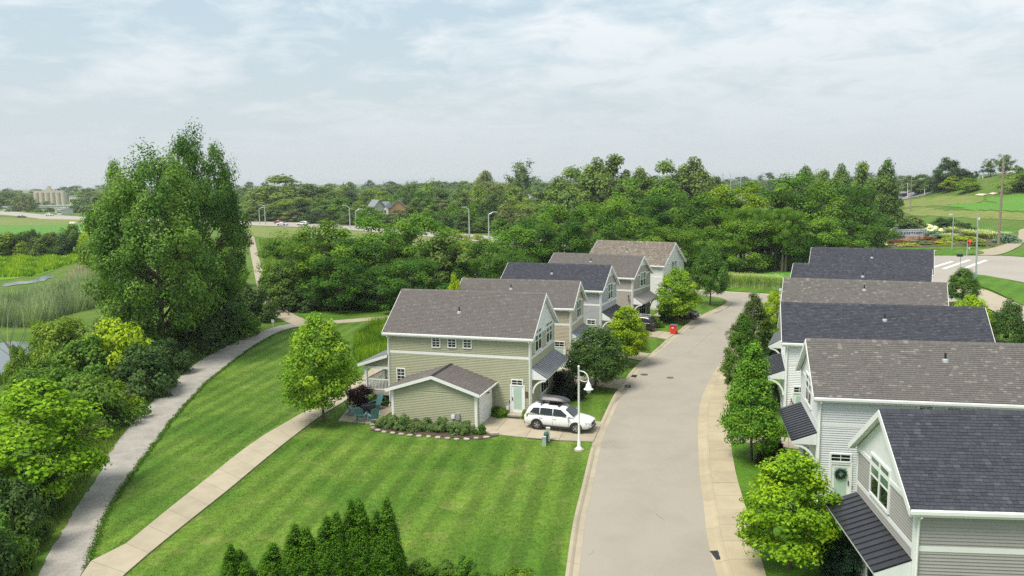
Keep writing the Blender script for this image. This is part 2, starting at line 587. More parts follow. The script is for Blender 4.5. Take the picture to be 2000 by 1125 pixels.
# base ground: one grid to the horizon, finer near the hill
def axis_steps(lo, hi, fine_lo, fine_hi, fs, cs):
    a = list(np.arange(fine_lo, fine_hi + fs, fs))
    x = fine_lo; st = fs
    while x > lo: st = min(cs, st * 1.5); x -= st; a.insert(0, x)
    x = a[-1]; st = fs
    while x < hi: st = min(cs, st * 1.5); x += st; a.append(x)
    return a


gx = axis_steps(-6000, 6000, 90, 330, 6, 900)
gy = axis_steps(-300, 9000, 210, 540, 6, 900)
gv = [(x, y, terrain(x, y)) for y in gy for x in gx]
nx = len(gx)
gf = [(j * nx + i, j * nx + i + 1, (j + 1) * nx + i + 1, (j + 1) * nx + i) for j in range(len(gy) - 1) for i in range(nx - 1)]
ground_me = mesh_np('ground', gv, gf, M['meadow'])
ground_me.polygons.foreach_set('use_smooth', [True] * len(ground_me.polygons))
ground = link('ground', ground_me, kind='structure')

# --- street
kerb_out = cat(px([(1098, 1180), (1104.4, 1125), (1120, 1021), (1136, 955), (1158, 865), (1174, 826), (1207, 761), (1251, 707), (1280, 685), (1303, 664),
                   (1321, 651), (1351, 627.5), (1370, 617), (1390, 608), (1408, 600), (1418, 593), (1419, 588), (1411, 584), (1397, 581), (1370, 578)]), 0.8)
def offset(pts, d):
    out = []
    for i, p in enumerate(pts):
        t = (pts[min(i + 1, len(pts) - 1)] - pts[max(i - 1, 0)]).normalized()
        out.append(p + Vector((t.y, -t.x, 0)) * d)    # to the right of travel for d > 0
    return out


sw_l = cat(px([(1452, 1180), (1431, 1125), (1410, 1058), (1400.5, 997), (1388.5, 923), (1383, 850), (1383.5, 800), (1392, 765), (1405, 738), (1420, 710), (1443, 676), (1461, 646), (1485, 619)]), 0.8)
sw_r = cat(px([(1512, 1180), (1495, 1125), (1480, 1068), (1446, 960), (1434, 911), (1425.5, 850), (1424, 800), (1426, 768), (1434, 738), (1447, 710), (1466, 676), (1481, 646), (1501, 619)]), 0.8)

far_kerb = cat(px([(1330, 566), (1380, 568), (1411, 570), (1455, 572.5), (1524, 576.5), (1640, 583), (1760, 590)]), 1.5)



street_poly = kerb_out + far_kerb + sw_l[::-1]
sheet('street', street_poly, 0.012, M['asphalt'])


def kerb(name, line, side, mat, low=(), top=0.13, pan=0.45, wid=0.16, piece=3.6):
    """kerb and gutter laid in sections along a line (the back of the kerb); side=+1: street to the right of travel"""
    base = empty(name, (0, 0, 0)); base['kind'] = 'structure'
    L = []
    for a, b in zip(line, line[1:]): L.append((b - a).length)
    tot = sum(L); n = max(1, round(tot / piece))
    P = resample(line, n * 5 + 1)
    q = offset(P, side)
    for k in range(n):
        mb = MB(); ring = []
        for j in range(6):
            i = k * 5 + j
            p = P[i]; d = (q[i] - p)
            tt = (P[min(i + 1, len(P) - 1)] - P[max(i - 1, 0)]).normalized()
            if j == 0: p = p + tt * 0.012
            if j == 5: p = p - tt * 0.012
            h = top
            for c, r in low:
                dd = (p - c).length
                h = min(h, 0.045 + (top - 0.045) * smooth(r, r + 0.7, dd))
            ring.append([(p.x, p.y, -0.1), (p.x, p.y, h), *((p.x + d.x * w, p.y + d.y * w, zz) for w, zz in ((wid, h), (wid + 0.09, 0.5 * (h + 0.03)), (wid + 0.16, 0.028), (wid + pan, 0.02), (wid + pan, -0.1)))])
        m_ = 7
        for r_ in ring: mb.add(r_, [])
        for j in range(5):
            for c in range(m_ - 1):
                f = (j * m_ + c, j * m_ + c + 1, (j + 1) * m_ + c + 1, (j + 1) * m_ + c)
                mb.f.append(list(f) if side > 0 else list(f)[::-1])
        mb.f.append(list(range(m_))); mb.f.append(list(range(5 * m_, 6 * m_)))
        mb.build('kerb_section', mat, base)
    return base


drive_c = [(G(1164, 853), 2.1), (G(1214, 752), 1.9), (G(1262, 699), 1.9), (G(1312, 657), 1.9), (G(1361, 621), 1.9)]
kerb('kerb', kerb_out, +1, M['concrete'], drive_c)
kerb('kerb', sw_l, -1, M['concrete_warm'], [(G(1388, 768), 2.5), (G(1450, 668), 3.0)], top=0.125, pan=0.52)
kerb('kerb', far_kerb, +1, M['concrete'])

# --- sidewalk on the right, slab by slab
walk, wl_, wr_ = ribbon('sidewalk', sw_l, sw_r, 0.05, M['soil'])


def slabs(parent, L, R, length, z, mat, gap=0.012, thick=0.08, name='slab'):
    n = max(2, round(sum((b - a).length for a, b in zip(L, L[1:])) / length))
    a, b = resample(L, n + 1), resample(R, n + 1)
    r = random.Random(3)
    for i in range(n):
        t0 = (a[i + 1] - a[i]).normalized() * gap; t1 = (b[i + 1] - b[i]).normalized() * gap
        dz = r.uniform(-0.004, 0.004)
        q = [a[i] + t0, b[i] + t1, b[i + 1] - t1, a[i + 1] - t0]
        mb = MB()
        mb.prism([(p.x, p.y, z + dz - thick) for p in q], (0, 0, thick))
        mb.build(name, mat, parent)


slabs(walk, wl_, wr_, 1.9, 0.105, M['concrete_warm'])

# --- gravel trail, concrete walk, upper path
gr_l = rough_edge(cat(px([(35, 1180), (75, 1125), (108, 1062), (150, 990), (182, 945), (213, 890), (250, 838), (298, 785), (348, 735), (400, 700), (450, 673), (500, 652), (540, 638), (577, 631)]), 0.35), 0.10, 1)
gr_r = rough_edge(cat(px([(165, 1180), (172, 1125), (178, 1085), (200, 1020), (235, 958), (280, 898), (338, 820), (400, 752), (440, 718), (500, 674), (556, 646), (602, 636)]), 0.35), 0.10, 2)
# irregular turf edge
ribbon('gravel_path', gr_l, gr_r, 0.028, M['gravel'])
cw_l = cat(px([(150, 1140), (177, 1094), (215, 1083), (245, 1066), (300, 1020), (400, 940), (500, 862), (600, 803), (632, 786), (680, 757), (712, 733), (735, 712)]), 0.8)
cw_r = cat(px([(200, 1165), (243, 1125), (290, 1084), (350, 1035), (450, 955), (540, 880), (620, 818), (652, 798), (700, 768), (728, 748), (752, 728)]), 0.8)
cwalk, a_, b_ = ribbon('concrete_walk', cw_l, cw_r, 0.056, M['soil'])
slabs(cwalk, a_, b_, 2.1, 0.088, M['concrete'], thick=0.05)
up_l = cat(px([(485, 455), (487, 480), (496, 530), (506, 573), (523, 603), (545, 622), (572, 634)]), 1.5)
up_r = cat(px([(495, 455), (500, 480), (513, 530), (529, 573), (547, 592), (575, 615), (612, 629)]), 1.5)
upath, a_, b_ = ribbon('upper_path', up_l, up_r, 0.030, M['concrete'])
br_l = cat(px([(568, 634), (600, 629.5), (640, 627), (700, 622.5), (755, 617.5), (830, 611)]), 1.5)
br_r = cat(px([(580, 638), (606, 636.5), (640, 633.5), (700, 629), (755, 624), (830, 617)]), 1.5)
ribbon('branch_path', br_l, br_r, 0.036, M['concrete'])

# --- lawns
lawn_edge = gr_r[:]
lawn = [G(158, 1180)] + lawn_edge + px([(610, 637), (660, 632), (705, 628), (728, 640), (700, 668), (685, 700), (760, 700), (1000, 700), (1100, 700), (1180, 690), (1265, 655), (1330, 618), (1382, 580)]) + kerb_out[::-1]
sheet('lawn', lawn, 0.018, M['lawn'])
edge_r = offset(sw_r, 0.02)
sheet('front_lawn', sw_r + px([(1600, 640), (1640, 760), (1700, 900), (1900, 1180)], 0), 0.055, M['lawn_side'])
strip = px([(575, 612), (610, 624), (680, 618), (760, 611), (800, 606), (800, 588), (700, 598), (600, 607)])
sheet('lawn_strip', strip, 0.020, M['lawn_side'])
sheet('lawn_verge', px([(1412, 568), (1455, 571), (1524, 574.5), (1640, 581), (1640, 571), (1530, 566), (1412, 560)]), 0.06, M['lawn_side'])
sheet('wood_lawn', px([(1400, 545), (1640, 553), (1660, 515), (1400, 512)]), 0.05, M['fairway'])

# --- driveways (slab by slab where the picture shows the joints)


def driveway(name, quad_near, quad_far, n):
    base = sheet(name, quad_near + quad_far[::-1], 0.060, M['soil'])
    slabs(base, quad_near, quad_far, sum((b - a).length for a, b in zip(quad_near, quad_near[1:])) / n, 0.095, M['concrete'], thick=0.06)


driveway('driveway', px([(905, 843), (960, 849), (1058, 860), (1159, 865)]), px([(950, 798), (985, 801), (1080, 815), (1176, 826)]), 4)
driveway('driveway', px([(1080, 746), (1208, 761)]), px([(1100, 735), (1223, 742)]), 3)
driveway('driveway', px([(1190, 694), (1253, 706)]), px([(1200, 685), (1271, 692)]), 3)
driveway('driveway', px([(1240, 654), (1303, 664)]), px([(1250, 643), (1321, 652)]), 3)
driveway('driveway', px([(1275, 618), (1351, 628)]), px([(1290, 609), (1372, 616)]), 3)
driveway('driveway', [G(1427, 862), G(1600, 885)], [G(1425, 848), G(1600, 862)], 3)

# --- patio and mulch beds
sheet('patio', px([(661, 823), (728, 829), (765, 806), (765, 790), (690, 786)]), 0.075, M['concrete'], thick=0.08)
sheet('garage_bed', px([(722, 842), (740, 832), (765, 818), (800, 818), (925, 836), (955, 843), (975, 852), (940, 859), (880, 856), (800, 849)]), 0.064, M['soil'])
sheet('front_bed', px([(1040, 803), (1100, 790), (1108, 750), (1090, 735), (1050, 770)]), 0.066, M['soil'])

# --- marsh and ponds on the left
sheet('lily_marsh', rough_edge(cat(px([(-60, 545), (60, 540), (150, 512), (200, 492), (120, 495), (-60, 500)]), 3, True), 0.5, 5), 0.05, M['lily'])
sheet('pond', rough_edge(cat(px([(8, 557), (35, 550), (60, 550), (85, 540), (105, 538), (104, 542), (70, 553), (40, 556), (10, 561)]), 1.0, True), 0.45, 8), 0.09, M['water'])
sheet('pond', rough_edge(cat(px([(-60, 690), (20, 668), (66, 676), (52, 715), (0, 742), (-60, 750)]), 0.6, True), 0.22, 9), 0.06, M['water'])
sheet('golf_green', cat(px([(-80, 464), (60, 466), (180, 458), (188, 440), (100, 440), (-80, 443)]), 8, True), 0.25, M['fairway'])
sheet('golf_rough', cat(px([(-80, 443), (90, 441), (188, 441), (180, 431), (90, 428), (-80, 424)]), 8, True), 0.15, M['fescue'])
sheet('cart_path', px([(150, 455), (165, 452), (172, 458), (160, 462)]), 0.35, M['sand'])
sheet('sand_bunker', px([(136, 434.5), (148, 434.5), (150, 438), (135, 438.5)]), 0.4, M['sand'])

# --- highway from far left, behind the trees, to the junction on the right
hw_l = cat(px([(-150, 407), (0, 412), (100, 420), (300, 429), (500, 433), (600, 436), (700, 441.5), (850, 452), (1000, 465), (1200, 476), (1500, 488), (1660, 496), (1790, 503)]), 8)
hw_r = cat(px([(-150, 414), (0, 420), (100, 429), (300, 437), (500, 441), (600, 445), (700, 451), (850, 464), (1000, 478), (1200, 490), (1500, 505), (1640, 520), (1740, 540)]), 8)
ribbon('highway', hw_l, hw_r, 0.12, M['highway'])
ribbon('highway_verge', cat(px([(480, 441), (600, 445.5), (700, 451.5), (850, 464.5)]), 8), cat(px([(490, 462), (560, 468), (700, 470), (850, 490)]), 8), 0.08, M['fescue'])

# --- junction on the right
junction = px([(1600, 560), (1720, 505), (1800, 500), (1880, 500), (1935, 500), (2060, 503), (2200, 510), (2200, 580), (2060, 566), (2000, 553), (1960, 545), (1910, 540), (1870, 545), (1856, 552), (1856, 572), (1870, 590), (1700, 600)])
sheet('junction', junction, 0.10, M['highway'])
sheet('island', cat(px([(1825, 493), (1826, 499), (1870, 500), (1910, 498), (1922, 495), (1905, 490), (1850, 487)]), 2, True), 0.24, M['lawn_side'], thick=0.2)
sheet('corner_lawn', cat(px([(1857, 541), (1880, 536), (1930, 541), (2000, 556), (2100, 580), (2100, 640), (2000, 600), (1930, 566), (1870, 550)]), 2, True), 0.22, M['lawn_side'], thick=0.15)
sheet('corner_walk', px([(1856, 552), (1930, 570), (2000, 600), (2060, 625), (2060, 660), (1960, 620), (1900, 590), (1856, 572)]), 0.19, M['concrete'])
sheet('verge_lawn', cat(px([(1957, 500), (2000, 490), (2100, 478), (2100, 520), (2000, 503)]), 3, True), 0.24, M['lawn_side'], thick=0.15)
sheet('garden_lawn', cat(px([(1640, 480), (1700, 486), (1825, 487), (1905, 485), (1960, 474), (1985, 455), (2060, 452), (2060, 432), (1900, 425), (1800, 424), (1700, 440), (1620, 460)]), 3, True), 0.06, M['lawn_side'])
ribbon('entrance_path', cat(px([(1640, 486), (1740, 488), (1830, 490), (1915, 489), (1965, 477), (1988, 462), (1996, 448), (2060, 442)]), 3),
       cat(px([(1640, 488), (1740, 490), (1830, 492.5), (1935, 500), (1985, 485), (2003, 470), (2012, 457), (2060, 452)]), 3), 0.14, M['concrete'])
ribbon('back_road', cat(px([(1780, 421), (1850, 425), (1920, 429), (2000, 434), (2100, 440)]), 6), cat(px([(1780, 425), (1850, 431), (1920, 436), (2000, 443), (2100, 452)]), 6), 0.16, M['highway'])
for a, b in (((1822, 523), (1860, 511.5)), ((1843, 526), (1893, 508.5)), ((1886, 524), (1926, 509))):
    p, q = G(*a), G(*b); d = (q - p).normalized(); w = Vector((d.y, -d.x, 0)) * 0.35
    sheet('road_marking', [p - w, p + w, q + w, q - w], 0.104, M['white'])

# garden bed behind the junction
sheet('garden_bed', cat(px([(1690, 482), (1760, 484), (1850, 482), (1930, 481), (1965, 470), (1975, 458), (1930, 450), (1850, 448), (1760, 450), (1700, 462)]), 3, True), 0.11, M['soil'])


# --- the hill: sheets draped over it
def drape(name, poly_px, mat, dz, step=1.5, kind='structure'):
    P = [Gt(*p) for p in poly_px]
    xs, ys = [p.x for p in P], [p.y for p in P]
    n = len(P)

    def inside(x, y):
        c = False
        for i in range(n):
            a, b = P[i], P[i - 1]
            if (a.y > y) != (b.y > y) and x < (b.x - a.x) * (y - a.y) / (b.y - a.y) + a.x: c = not c
        return c
    mb = MB()
    x = min(xs)
    while x < max(xs):
        y = min(ys)
        while y < max(ys):
            if inside(x + step / 2, y + step / 2):
                mb.add([(x + i, y + j, terrain(x + i, y + j) + dz) for i, j in ((0, 0), (step, 0), (step, step), (0, step))], [(0, 1, 2, 3)])
            y += step
        x += step
    return mb.build(name, mat, kind=kind)


drape('golf_green', [(1843, 403), (1880, 399), (1960, 398), (1925, 393), (1925, 388), (1960, 384), (2040, 378), (2060, 420), (1985, 414), (1900, 412)], M['fairway'], 0.16, 1.5)
drape('fescue_bank', [(1757, 412), (1800, 405), (1850, 413), (2060, 424), (2060, 436), (1900, 428), (1780, 421)], M['fescue'], 0.13, 1.5)
drape('hill_fescue', [(1757, 392), (1850, 383), (1925, 386), (1922, 392), (1900, 398), (1840, 402), (1757, 405)], M['fescue'], 0.10, 1.5)
drape('sand_bunker', [(1905, 381), (1945, 379.5), (1948, 382), (1908, 383.5)], M['sand'], 0.35, 2)
drape('parking_lot', [(1755, 375), (1800, 371), (1838, 372), (1800, 383), (1757, 392)], M['lot'], 0.18, 1.5)
drape('sand_bank', [(1792, 369), (1803, 362), (1818, 358), (1822, 366), (1810, 370)], M['sand'], 0.2, 1.5)
sheet('lake', [(500, 3500), (6000, 2200), (9000, 8800), (300, 8800)], 0.5, M['water'])


# ------------------------------------------------------------------ houses
class House:
    def __init__(self, name, label, C, ang, side, W, L, sid, roof, pitch=None, zE=6.1, boards=False, singles=0, awn='metal_dark', gable='peak',
                 front_windows=((0.5, 2.0),), group=None, shingle=(0.23, 0.145), mesh_roof=True, band=4.5, awn_p=1.2, awn_z=(3.75, 3.05)):
        a = math.radians(ang)
        d = Vector((math.cos(a), math.sin(a), 0)); n = Vector((-math.sin(a), math.cos(a), 0))
        self.U = -d if side == 'L' else d
        self.V = n
        self.C = Vector((C[0], C[1], 0))
        self.flip = side == 'L'
        pitch = pitch or 0.8 - 0.24 / (W / 2)
        self.W, self.L, self.zE, self.pitch = W, L, zE, pitch
        self.zR = zE + pitch * W / 2
        self.sid, self.roofm = SID[sid], ROOF[roof]
        self.root = empty(name, self.C, label, 'house', group)
        self.walls(boards, gable, band)
        self.roof(singles, shingle, mesh_roof, gable)
        self.awning(awn, awn_p, awn_z)
        self.front_windows(front_windows, band)

    def P(self, u, v, z): return self.U * u + self.V * v + Vector((0, 0, z))

    def mb(self): return MB(lambda p: self.P(p.x, p.y, p.z), self.flip)

    def plane(self, kind, off=0.0):
        if kind == 'near': return lambda p: self.P(p.x, off - p.y, p.z)       # x along u, y outward
        if kind == 'front': return lambda p: self.P(off - p.y, p.x, p.z)      # x along v
        if kind == 'back': return lambda p: self.P(off + p.y, p.x, p.z)

    def pmb(self, kind, off=0.0):
        fl = {'near': not self.flip, 'front': self.flip, 'back': not self.flip}[kind]
        return MB(self.plane(kind, off), not fl)

    def hit(self, px_, py_, kind='near', off=0.0):
        nrm = self.V if kind == 'near' else self.U
        d = ray(px_, py_); o = Vector((0, 0, CAM_H))
        q0 = self.C + nrm * off
        t = (q0 - o).dot(nrm) / d.dot(nrm)
        p = o + d * t
        return ((p - self.C).dot(self.U if kind == 'near' else self.V), p.z)

    def board_rows(self, parent, kind, a0, a1, z0, z1, single, off=0.0, expo=0.127, tri=None):
        n = int((z1 - z0) / expo)
        joined = self.pmb(kind, off)
        me = None
        for i in range(n):
            z = z0 + i * expo
            b0, b1 = a0, a1
            if tri:
                k = tri(z + expo)
                b0, b1 = k
                if b1 - b0 < 0.15: continue
            prof = lambda zz, x0: [(x0, 0.002, zz), (x0, 0.044, zz), (x0, 0.010, zz + expo + 0.01), (x0, 0.002, zz + expo + 0.01)]
            if single and not tri:
                if me is None:
                    q = self.pmb(kind, off); q.prism(prof(0, b0), (b1 - b0, 0, 0)); me = q.mesh('siding_board', self.sid)
                o = link('siding_board', me, parent); o.location = (0, 0, z)
            else:
                joined.prism(prof(z, b0), (b1 - b0, 0, 0))
        if joined.v: joined.build('siding', self.sid, parent, kind='stuff')

    def walls(self, boards, gable, band):
        W, L, zE, zR = self.W, self.L, self.zE, self.zR
        b = self.mb()
        b.prism([(0, 0, 0), (0, W, 0), (0, W, zE), (0, W / 2, zR), (0, 0, zE)], (L, 0, 0))
        self.wall = b.build('wall', self.sid, self.root)
        self.board_rows(self.wall, 'near', 0.14, L - 0.14, 0.25, zE - 0.05, boards)
        self.board_rows(self.wall, 'front', 0.14, W - 0.14, 0.25, zE - 0.05, boards)
        self.board_rows(self.wall, 'back', 0.14, W - 0.14, 0.25, zE - 0.05, False, off=L)
        if gable != 'white':
            f = lambda z: ((z - zE) / self.pitch, W - (z - zE) / self.pitch)
            self.board_rows(self.wall, 'front', 0, W, zE, zR, False, tri=f)
        self.board_rows(self.wall, 'back', 0, W, zE, zR, False, off=L, tri=lambda z: ((z - zE) / self.pitch, W - (z - zE) / self.pitch))
        for (u, v) in ((0, 0), (0, W), (L, 0), (L, W)):
            t = self.mb()
            su, sv = (1 if u == 0 else -1), (1 if v == 0 else -1)
            t.box((min(u - su * 0.036, u + su * 0.15), min(v - sv * 0.036, v - sv * 0.0), 0.1), (max(u - su * 0.036, u + su * 0.15), max(v - sv * 0.036, v), zE - 0.03))
            t.box((min(u - su * 0.036, u), min(v + sv * 0.002, v + sv * 0.15), 0.1), (max(u - su * 0.036, u), max(v + sv * 0.002, v + sv * 0.15), zE - 0.03))
            t.build('corner_trim', M['white'], self.root)
        t = self.pmb('near'); t.box((0.15, 0.004, band - 0.1), (L - 0.15, 0.045, band + 0.1)); t.build('belt_board', M['white'], self.root)
        t = self.pmb('front'); t.box((0.15, 0.004, band - 0.1), (W - 0.15, 0.045, band + 0.1)); t.build('belt_board', M['white'], self.root)
        if gable == 'white':
            t = self.pmb('front')
            t.prism([(0.02, 0.005, zE - 0.02), (W - 0.02, 0.005, zE - 0.02), (W / 2, 0.005, zR - 0.03)], (0, 0.04, 0))
            t.build('gable_panel', M['white_panel'], self.root)
            t = self.pmb('front')
            t.box((0.02, 0.045, zE - 0.16), (W - 0.02, 0.07, zE + 0.02)); t.build('gable_trim', M['white'], self.root)
        else:
            t = self.pmb('front'); t.box((0.15, 0.004, zE + 0.0), (W - 0.15, 0.045, zE + 0.18)); t.build('gable_trim', M['white'], self.root)
            t = self.pmb('front')
            h = 1.0
            t.prism([(W / 2 - h / self.pitch, 0.034, zR - h), (W / 2 + h / self.pitch, 0.034, zR - h), (W / 2, 0.034, zR)], (0, 0.05, 0))
            t.build('gable_peak', M['white_panel'], self.root)

    def roof(self, singles, shingle, mesh_roof, gable):
        W, L, zE, zR, p = self.W, self.L, self.zE, self.zR, self.pitch
        ov, ru = 0.28, 0.32
        th = 0.14
        lift = 0.06
        r = self.mb()
        ze = zE - p * ov
        r.prism([(-ru, -ov, ze + lift), (-ru, W / 2, zR + lift), (-ru, W + ov, ze + lift), (-ru, W + ov, ze + th + lift), (-ru, W / 2, zR + th + lift), (-ru, -ov, ze + th + lift)], (L + 2 * ru, 0, 0))
        roof = r.build('roof', self.roofm, self.root)
        self.roofobj = roof
        # fascia and gutter along the near eave, rake boards on both gables
        t = self.mb(); t.box((-ru + 0.03, -ov - 0.03, ze - 0.10), (L + ru - 0.03, -ov - 0.002, ze + th + lift - 0.03)); t.build('fascia', M['white'], self.root)
        t = self.mb(); t.box((-ru, -ov - 0.13, ze + 0.02), (L + ru, -ov - 0.031, ze + 0.14)); t.build('gutter', M['white'], self.root)
        t = self.mb(); t.box((-ru + 0.03, -ov, ze - 0.1), (L + ru - 0.03, -0.037, ze - 0.06)); t.build('soffit', M['white'], self.root)
        for u in (0.07, L - 0.07):
            t = self.mb(); t.tube([(u, -ov - 0.06, ze + 0.03), (u, -ov - 0.05, ze - 0.12), (u, -0.10, ze - 0.32), (u, -0.10, 0.3), (u, -0.35, 0.12)], 0.045, 6)
            t.build('downpipe', M['white'], self.root)
        for u0, u1 in ((-ru - 0.03, -ru - 0.002), (L + ru + 0.002, L + ru + 0.03)):
            for s in (0, 1):
                q = [(u0, -ov - 0.02, ze - 0.08), (u0, W / 2, zR - 0.08), (u0, W / 2, zR + th + lift + 0.01), (u0, -ov - 0.02, ze + th + lift + 0.01)]
                if s: q = [(a_, W - b_, c_) for a_, b_, c_ in q]
                t = self.mb(); t.prism(q, (u1 - u0, 0, 0)); t.build('rake_board', M['white'], self.root)
        for s in (0, 1):      # undersides of the gable overhang
            q = [(-ru, -ov, ze - 0.02), (-ru, W / 2, zR - 0.02), (-ru, W / 2, zR + lift - 0.005), (-ru, -ov, ze + lift - 0.005)]
            if s: q = [(a_, W - b_, c_) for a_, b_, c_ in q]
            t = self.mb(); t.prism(q, (ru - 0.07, 0, 0)); t.build('soffit', M['white'], self.root)
        # shingles of the near slope
        sl = math.hypot(W / 2 + ov, p * (W / 2 + ov))
        cs, sn = 1 / math.hypot(1, p), p / math.hypot(1, p)
        base = Vector((0, -ov, ze + th + lift))
        w, e = shingle
        rr = random.Random(int(self.C.x * 10))

        def sp(u, s, h): return self.P(u, -ov + s * cs - h * sn, ze + th + lift + s * sn + h * cs)
        cells = []
        rows = int((sl - 0.05) / e)
        for k in range(rows):
            u = -ru - rr.random() * w
            while u < L + ru:
                ww = w * rr.uniform(0.75, 1.3)
                a, b = max(u, -ru), min(u + ww, L + ru)
                if b - a > 0.05: cells.append((a, b, k * e, rr.uniform(-0.012, 0.012)))
                u += ww

        def shape(mb, a, b, s, j, o=None):
            s0, s1 = s + j - 0.01, s + e * 1.15
            g = 0.006
            vs = [sp(a + g, s0, 0.002), sp(b - g, s0, 0.002), sp(b - g, s1, 0.002), sp(a + g, s1, 0.002), sp(a + g, s0, 0.03), sp(b - g, s0, 0.03), sp(b - g, s1, 0.006), sp(a + g, s1, 0.006)]
            mb.add(vs, [(3, 2, 1, 0), (4, 5, 6, 7), (0, 1, 5, 4), (1, 2, 6, 5), (2, 3, 7, 6), (3, 0, 4, 7)])
        if singles:
            cam_l = Vector((0, 0, CAM_H)) - self.C
            f = lambda c: (sp((c[0] + c[1]) / 2, c[2], 0) - cam_l)
            vis = sorted(cells, key=lambda c: f(c).length if (f(c).x / f(c).dot(_fwd) < 0.66) else 1e6)
            near, rest = vis[:singles], vis[singles:]
            for c in near:
                mb = MB(None, self.flip); shape(mb, *c); mb.build('shingle', self.roofm, roof)
        else: rest = cells
        mb = MB(None, self.flip)
        for c in rest: shape(mb, *c)
        mb.build('shingles', self.roofm, roof, kind='stuff')
        # ridge caps
        mb = self.mb(); u = -ru
        while u < L + ru - 0.1:
            h = 0.028
            mb.prism([(u, W / 2 - 0.16, zR + th + lift - 0.16 * p + 0.012), (u, W / 2, zR + th + lift + 0.02), (u, W / 2 + 0.16, zR + th + lift - 0.16 * p + 0.012),
                      (u, W / 2 + 0.16, zR + th + lift - 0.16 * p + 0.04), (u, W / 2, zR + th + lift + 0.055 + rr.uniform(0, 0.012)), (u, W / 2 - 0.16, zR + th + lift - 0.16 * p + 0.04)], (0.26, 0, 0))
            u += 0.27
        mb.build('ridge_cap', self.roofm, roof)
        self.sp = sp

    def vent(self, px_, py_, h=0.42):
        # the point of the near slope that the photograph shows the pipe's foot at
        n = -self.V * (self.pitch) + Vector((0, 0, 1))
        q = self.C + self.P(0, 0, self.zE + 0.2)
        d = ray(px_, py_); o = Vector((0, 0, CAM_H))
        t = (q - o).dot(n) / d.dot(n)
        p = o + d * t - self.C
        mb = MB(); mb.tube([p - Vector((0, 0, 0.1)), p + Vector((0, 0, h))], 0.055, 10)
        vp = mb.build('vent_pipe', M['black'], self.root, smooth=False)
        mb = MB(); mb.lathe([(0.20, -0.10), (0.17, 0.05), (0.07, 0.10)], 10, p); mb.build('flashing', M['galv'], vp)

    def window(self, kind, a, z, w, h, cols=2, rows=2, off=0.0, sash=True, tint_top=False, parent=None, fw=0.10):
        """a, z: centre; frame > panes and muntins"""
        off -= 0.018
        a0, a1, z0, z1 = a - w / 2, a + w / 2, z - h / 2, z + h / 2
        t = self.pmb(kind, off)
        t.box((a0 - fw, 0.004, z0 - fw), (a0, 0.075, z1 + fw)); t.box((a1, 0.004, z0 - fw), (a1 + fw, 0.075, z1 + fw))
        t.box((a0, 0.004, z0 - fw), (a1, 0.090, z0)); t.box((a0, 0.004, z1), (a1, 0.080, z1 + fw))
        f = t.build('window', M['white'], parent or self.root)
        zm = (z0 + z1) / 2 if sash else z0
        if sash:
            q = self.pmb(kind, off); q.box((a0, 0.034, z0), (a1, 0.040, zm)); q.build('pane', M['glass'], f)
            q = self.pmb(kind, off); q.box((a0, 0.044, zm), (a1, 0.050, z1)); q.build('pane', M['glass_green'] if tint_top else M['glass'], f)
        else:
            q = self.pmb(kind, off); q.box((a0, 0.034, z0), (a1, 0.040, z1)); q.build('pane', M['glass_green'] if tint_top else M['glass'], f)
        mw = 0.016
        for i in range(1, cols):
            x = a0 + w * i / cols
            q = self.pmb(kind, off); q.box((x - mw, 0.052, z0), (x + mw, 0.062, z1)); q.build('muntin', M['white'], f)
        for j in range(1, rows):
            y = z0 + h * j / rows
            k = 0.03 if (sash and abs(y - zm) < 0.02) else mw
            q = self.pmb(kind, off); q.box((a0, 0.051, y - k), (a1, 0.064, y + k)); q.build('muntin', M['white'], f)
        return f

    def twin(self, kind, a, z, w, h, off=0.0, tint=True):
        """two double-hung sashes in one frame"""
        f = self.window(kind, a, z, w, h, 1, 1, off, sash=True, tint_top=tint, fw=0.11)
        off -= 0.018
        q = self.pmb(kind, off); q.box((a - 0.07, 0.051, z - h / 2), (a + 0.07, 0.078, z + h / 2)); q.build('muntin', M['white'], f)
        for s in (-1, 1):
            x = a + s * (w / 4 + 0.02)
            q = self.pmb(kind, off); q.box((a + s * 0.07, 0.051, z - 0.035), (a + s * w / 2, 0.068, z + 0.035)) if s > 0 else q.box((a - w / 2, 0.051, z - 0.035), (a - 0.07, 0.068, z + 0.035))
            q.build('muntin', M['white'], f)
        return f

    def front_windows(self, spec, band):
        for rel, w in spec:
            self.twin('front', self.W * rel, band + 0.95 + 0.12, w, 1.55)
        # big ground-floor window under the awning
        self.window('front', self.W * 0.52, 1.95, 2.3, 1.7, 3, 2, sash=False)

    def awning(self, mat, p, zz):
        zt, zb = zz
        W = self.W
        v0, v1 = 0.05, W - 0.05
        t = self.pmb('front')
        t.box((v0, p - 0.03, zb - 0.16), (v1, p, zb - 0.022))
        aw = t.build('awning', M['white'], self.root)
        n = max(6, int((v1 - v0) / 0.40)); w = (v1 - v0) / n
        me = None
        for i in range(n):
            if me is None:
                q = self.pmb('front')
                q.prism([(0.012, 0.03, zt), (0.012, p + 0.05, zb - 0.01), (0.012, p + 0.05, zb + 0.015), (0.012, 0.03, zt + 0.025)], (w - 0.024, 0, 0))
                q.prism([(-0.012, 0.03, zt), (-0.012, p + 0.05, zb - 0.01), (-0.012, p + 0.05, zb + 0.05), (-0.012, 0.03, zt + 0.06)], (0.023, 0, 0))
                me = q.mesh('roof_panel', M[mat])
            o = link('roof_panel', me, aw); o.location = self.V * (v0 + i * w)
        for v in (v0, v1 - 0.03):
            q = self.pmb('front')
            q.prism([(v, 0.046, zb - 0.16), (v, p - 0.031, zb - 0.16), (v, p - 0.031, zb - 0.03), (v, 0.046, zt - 0.03)], (0.03, 0, 0))
            q.build('end_panel', M['white_panel'], aw)
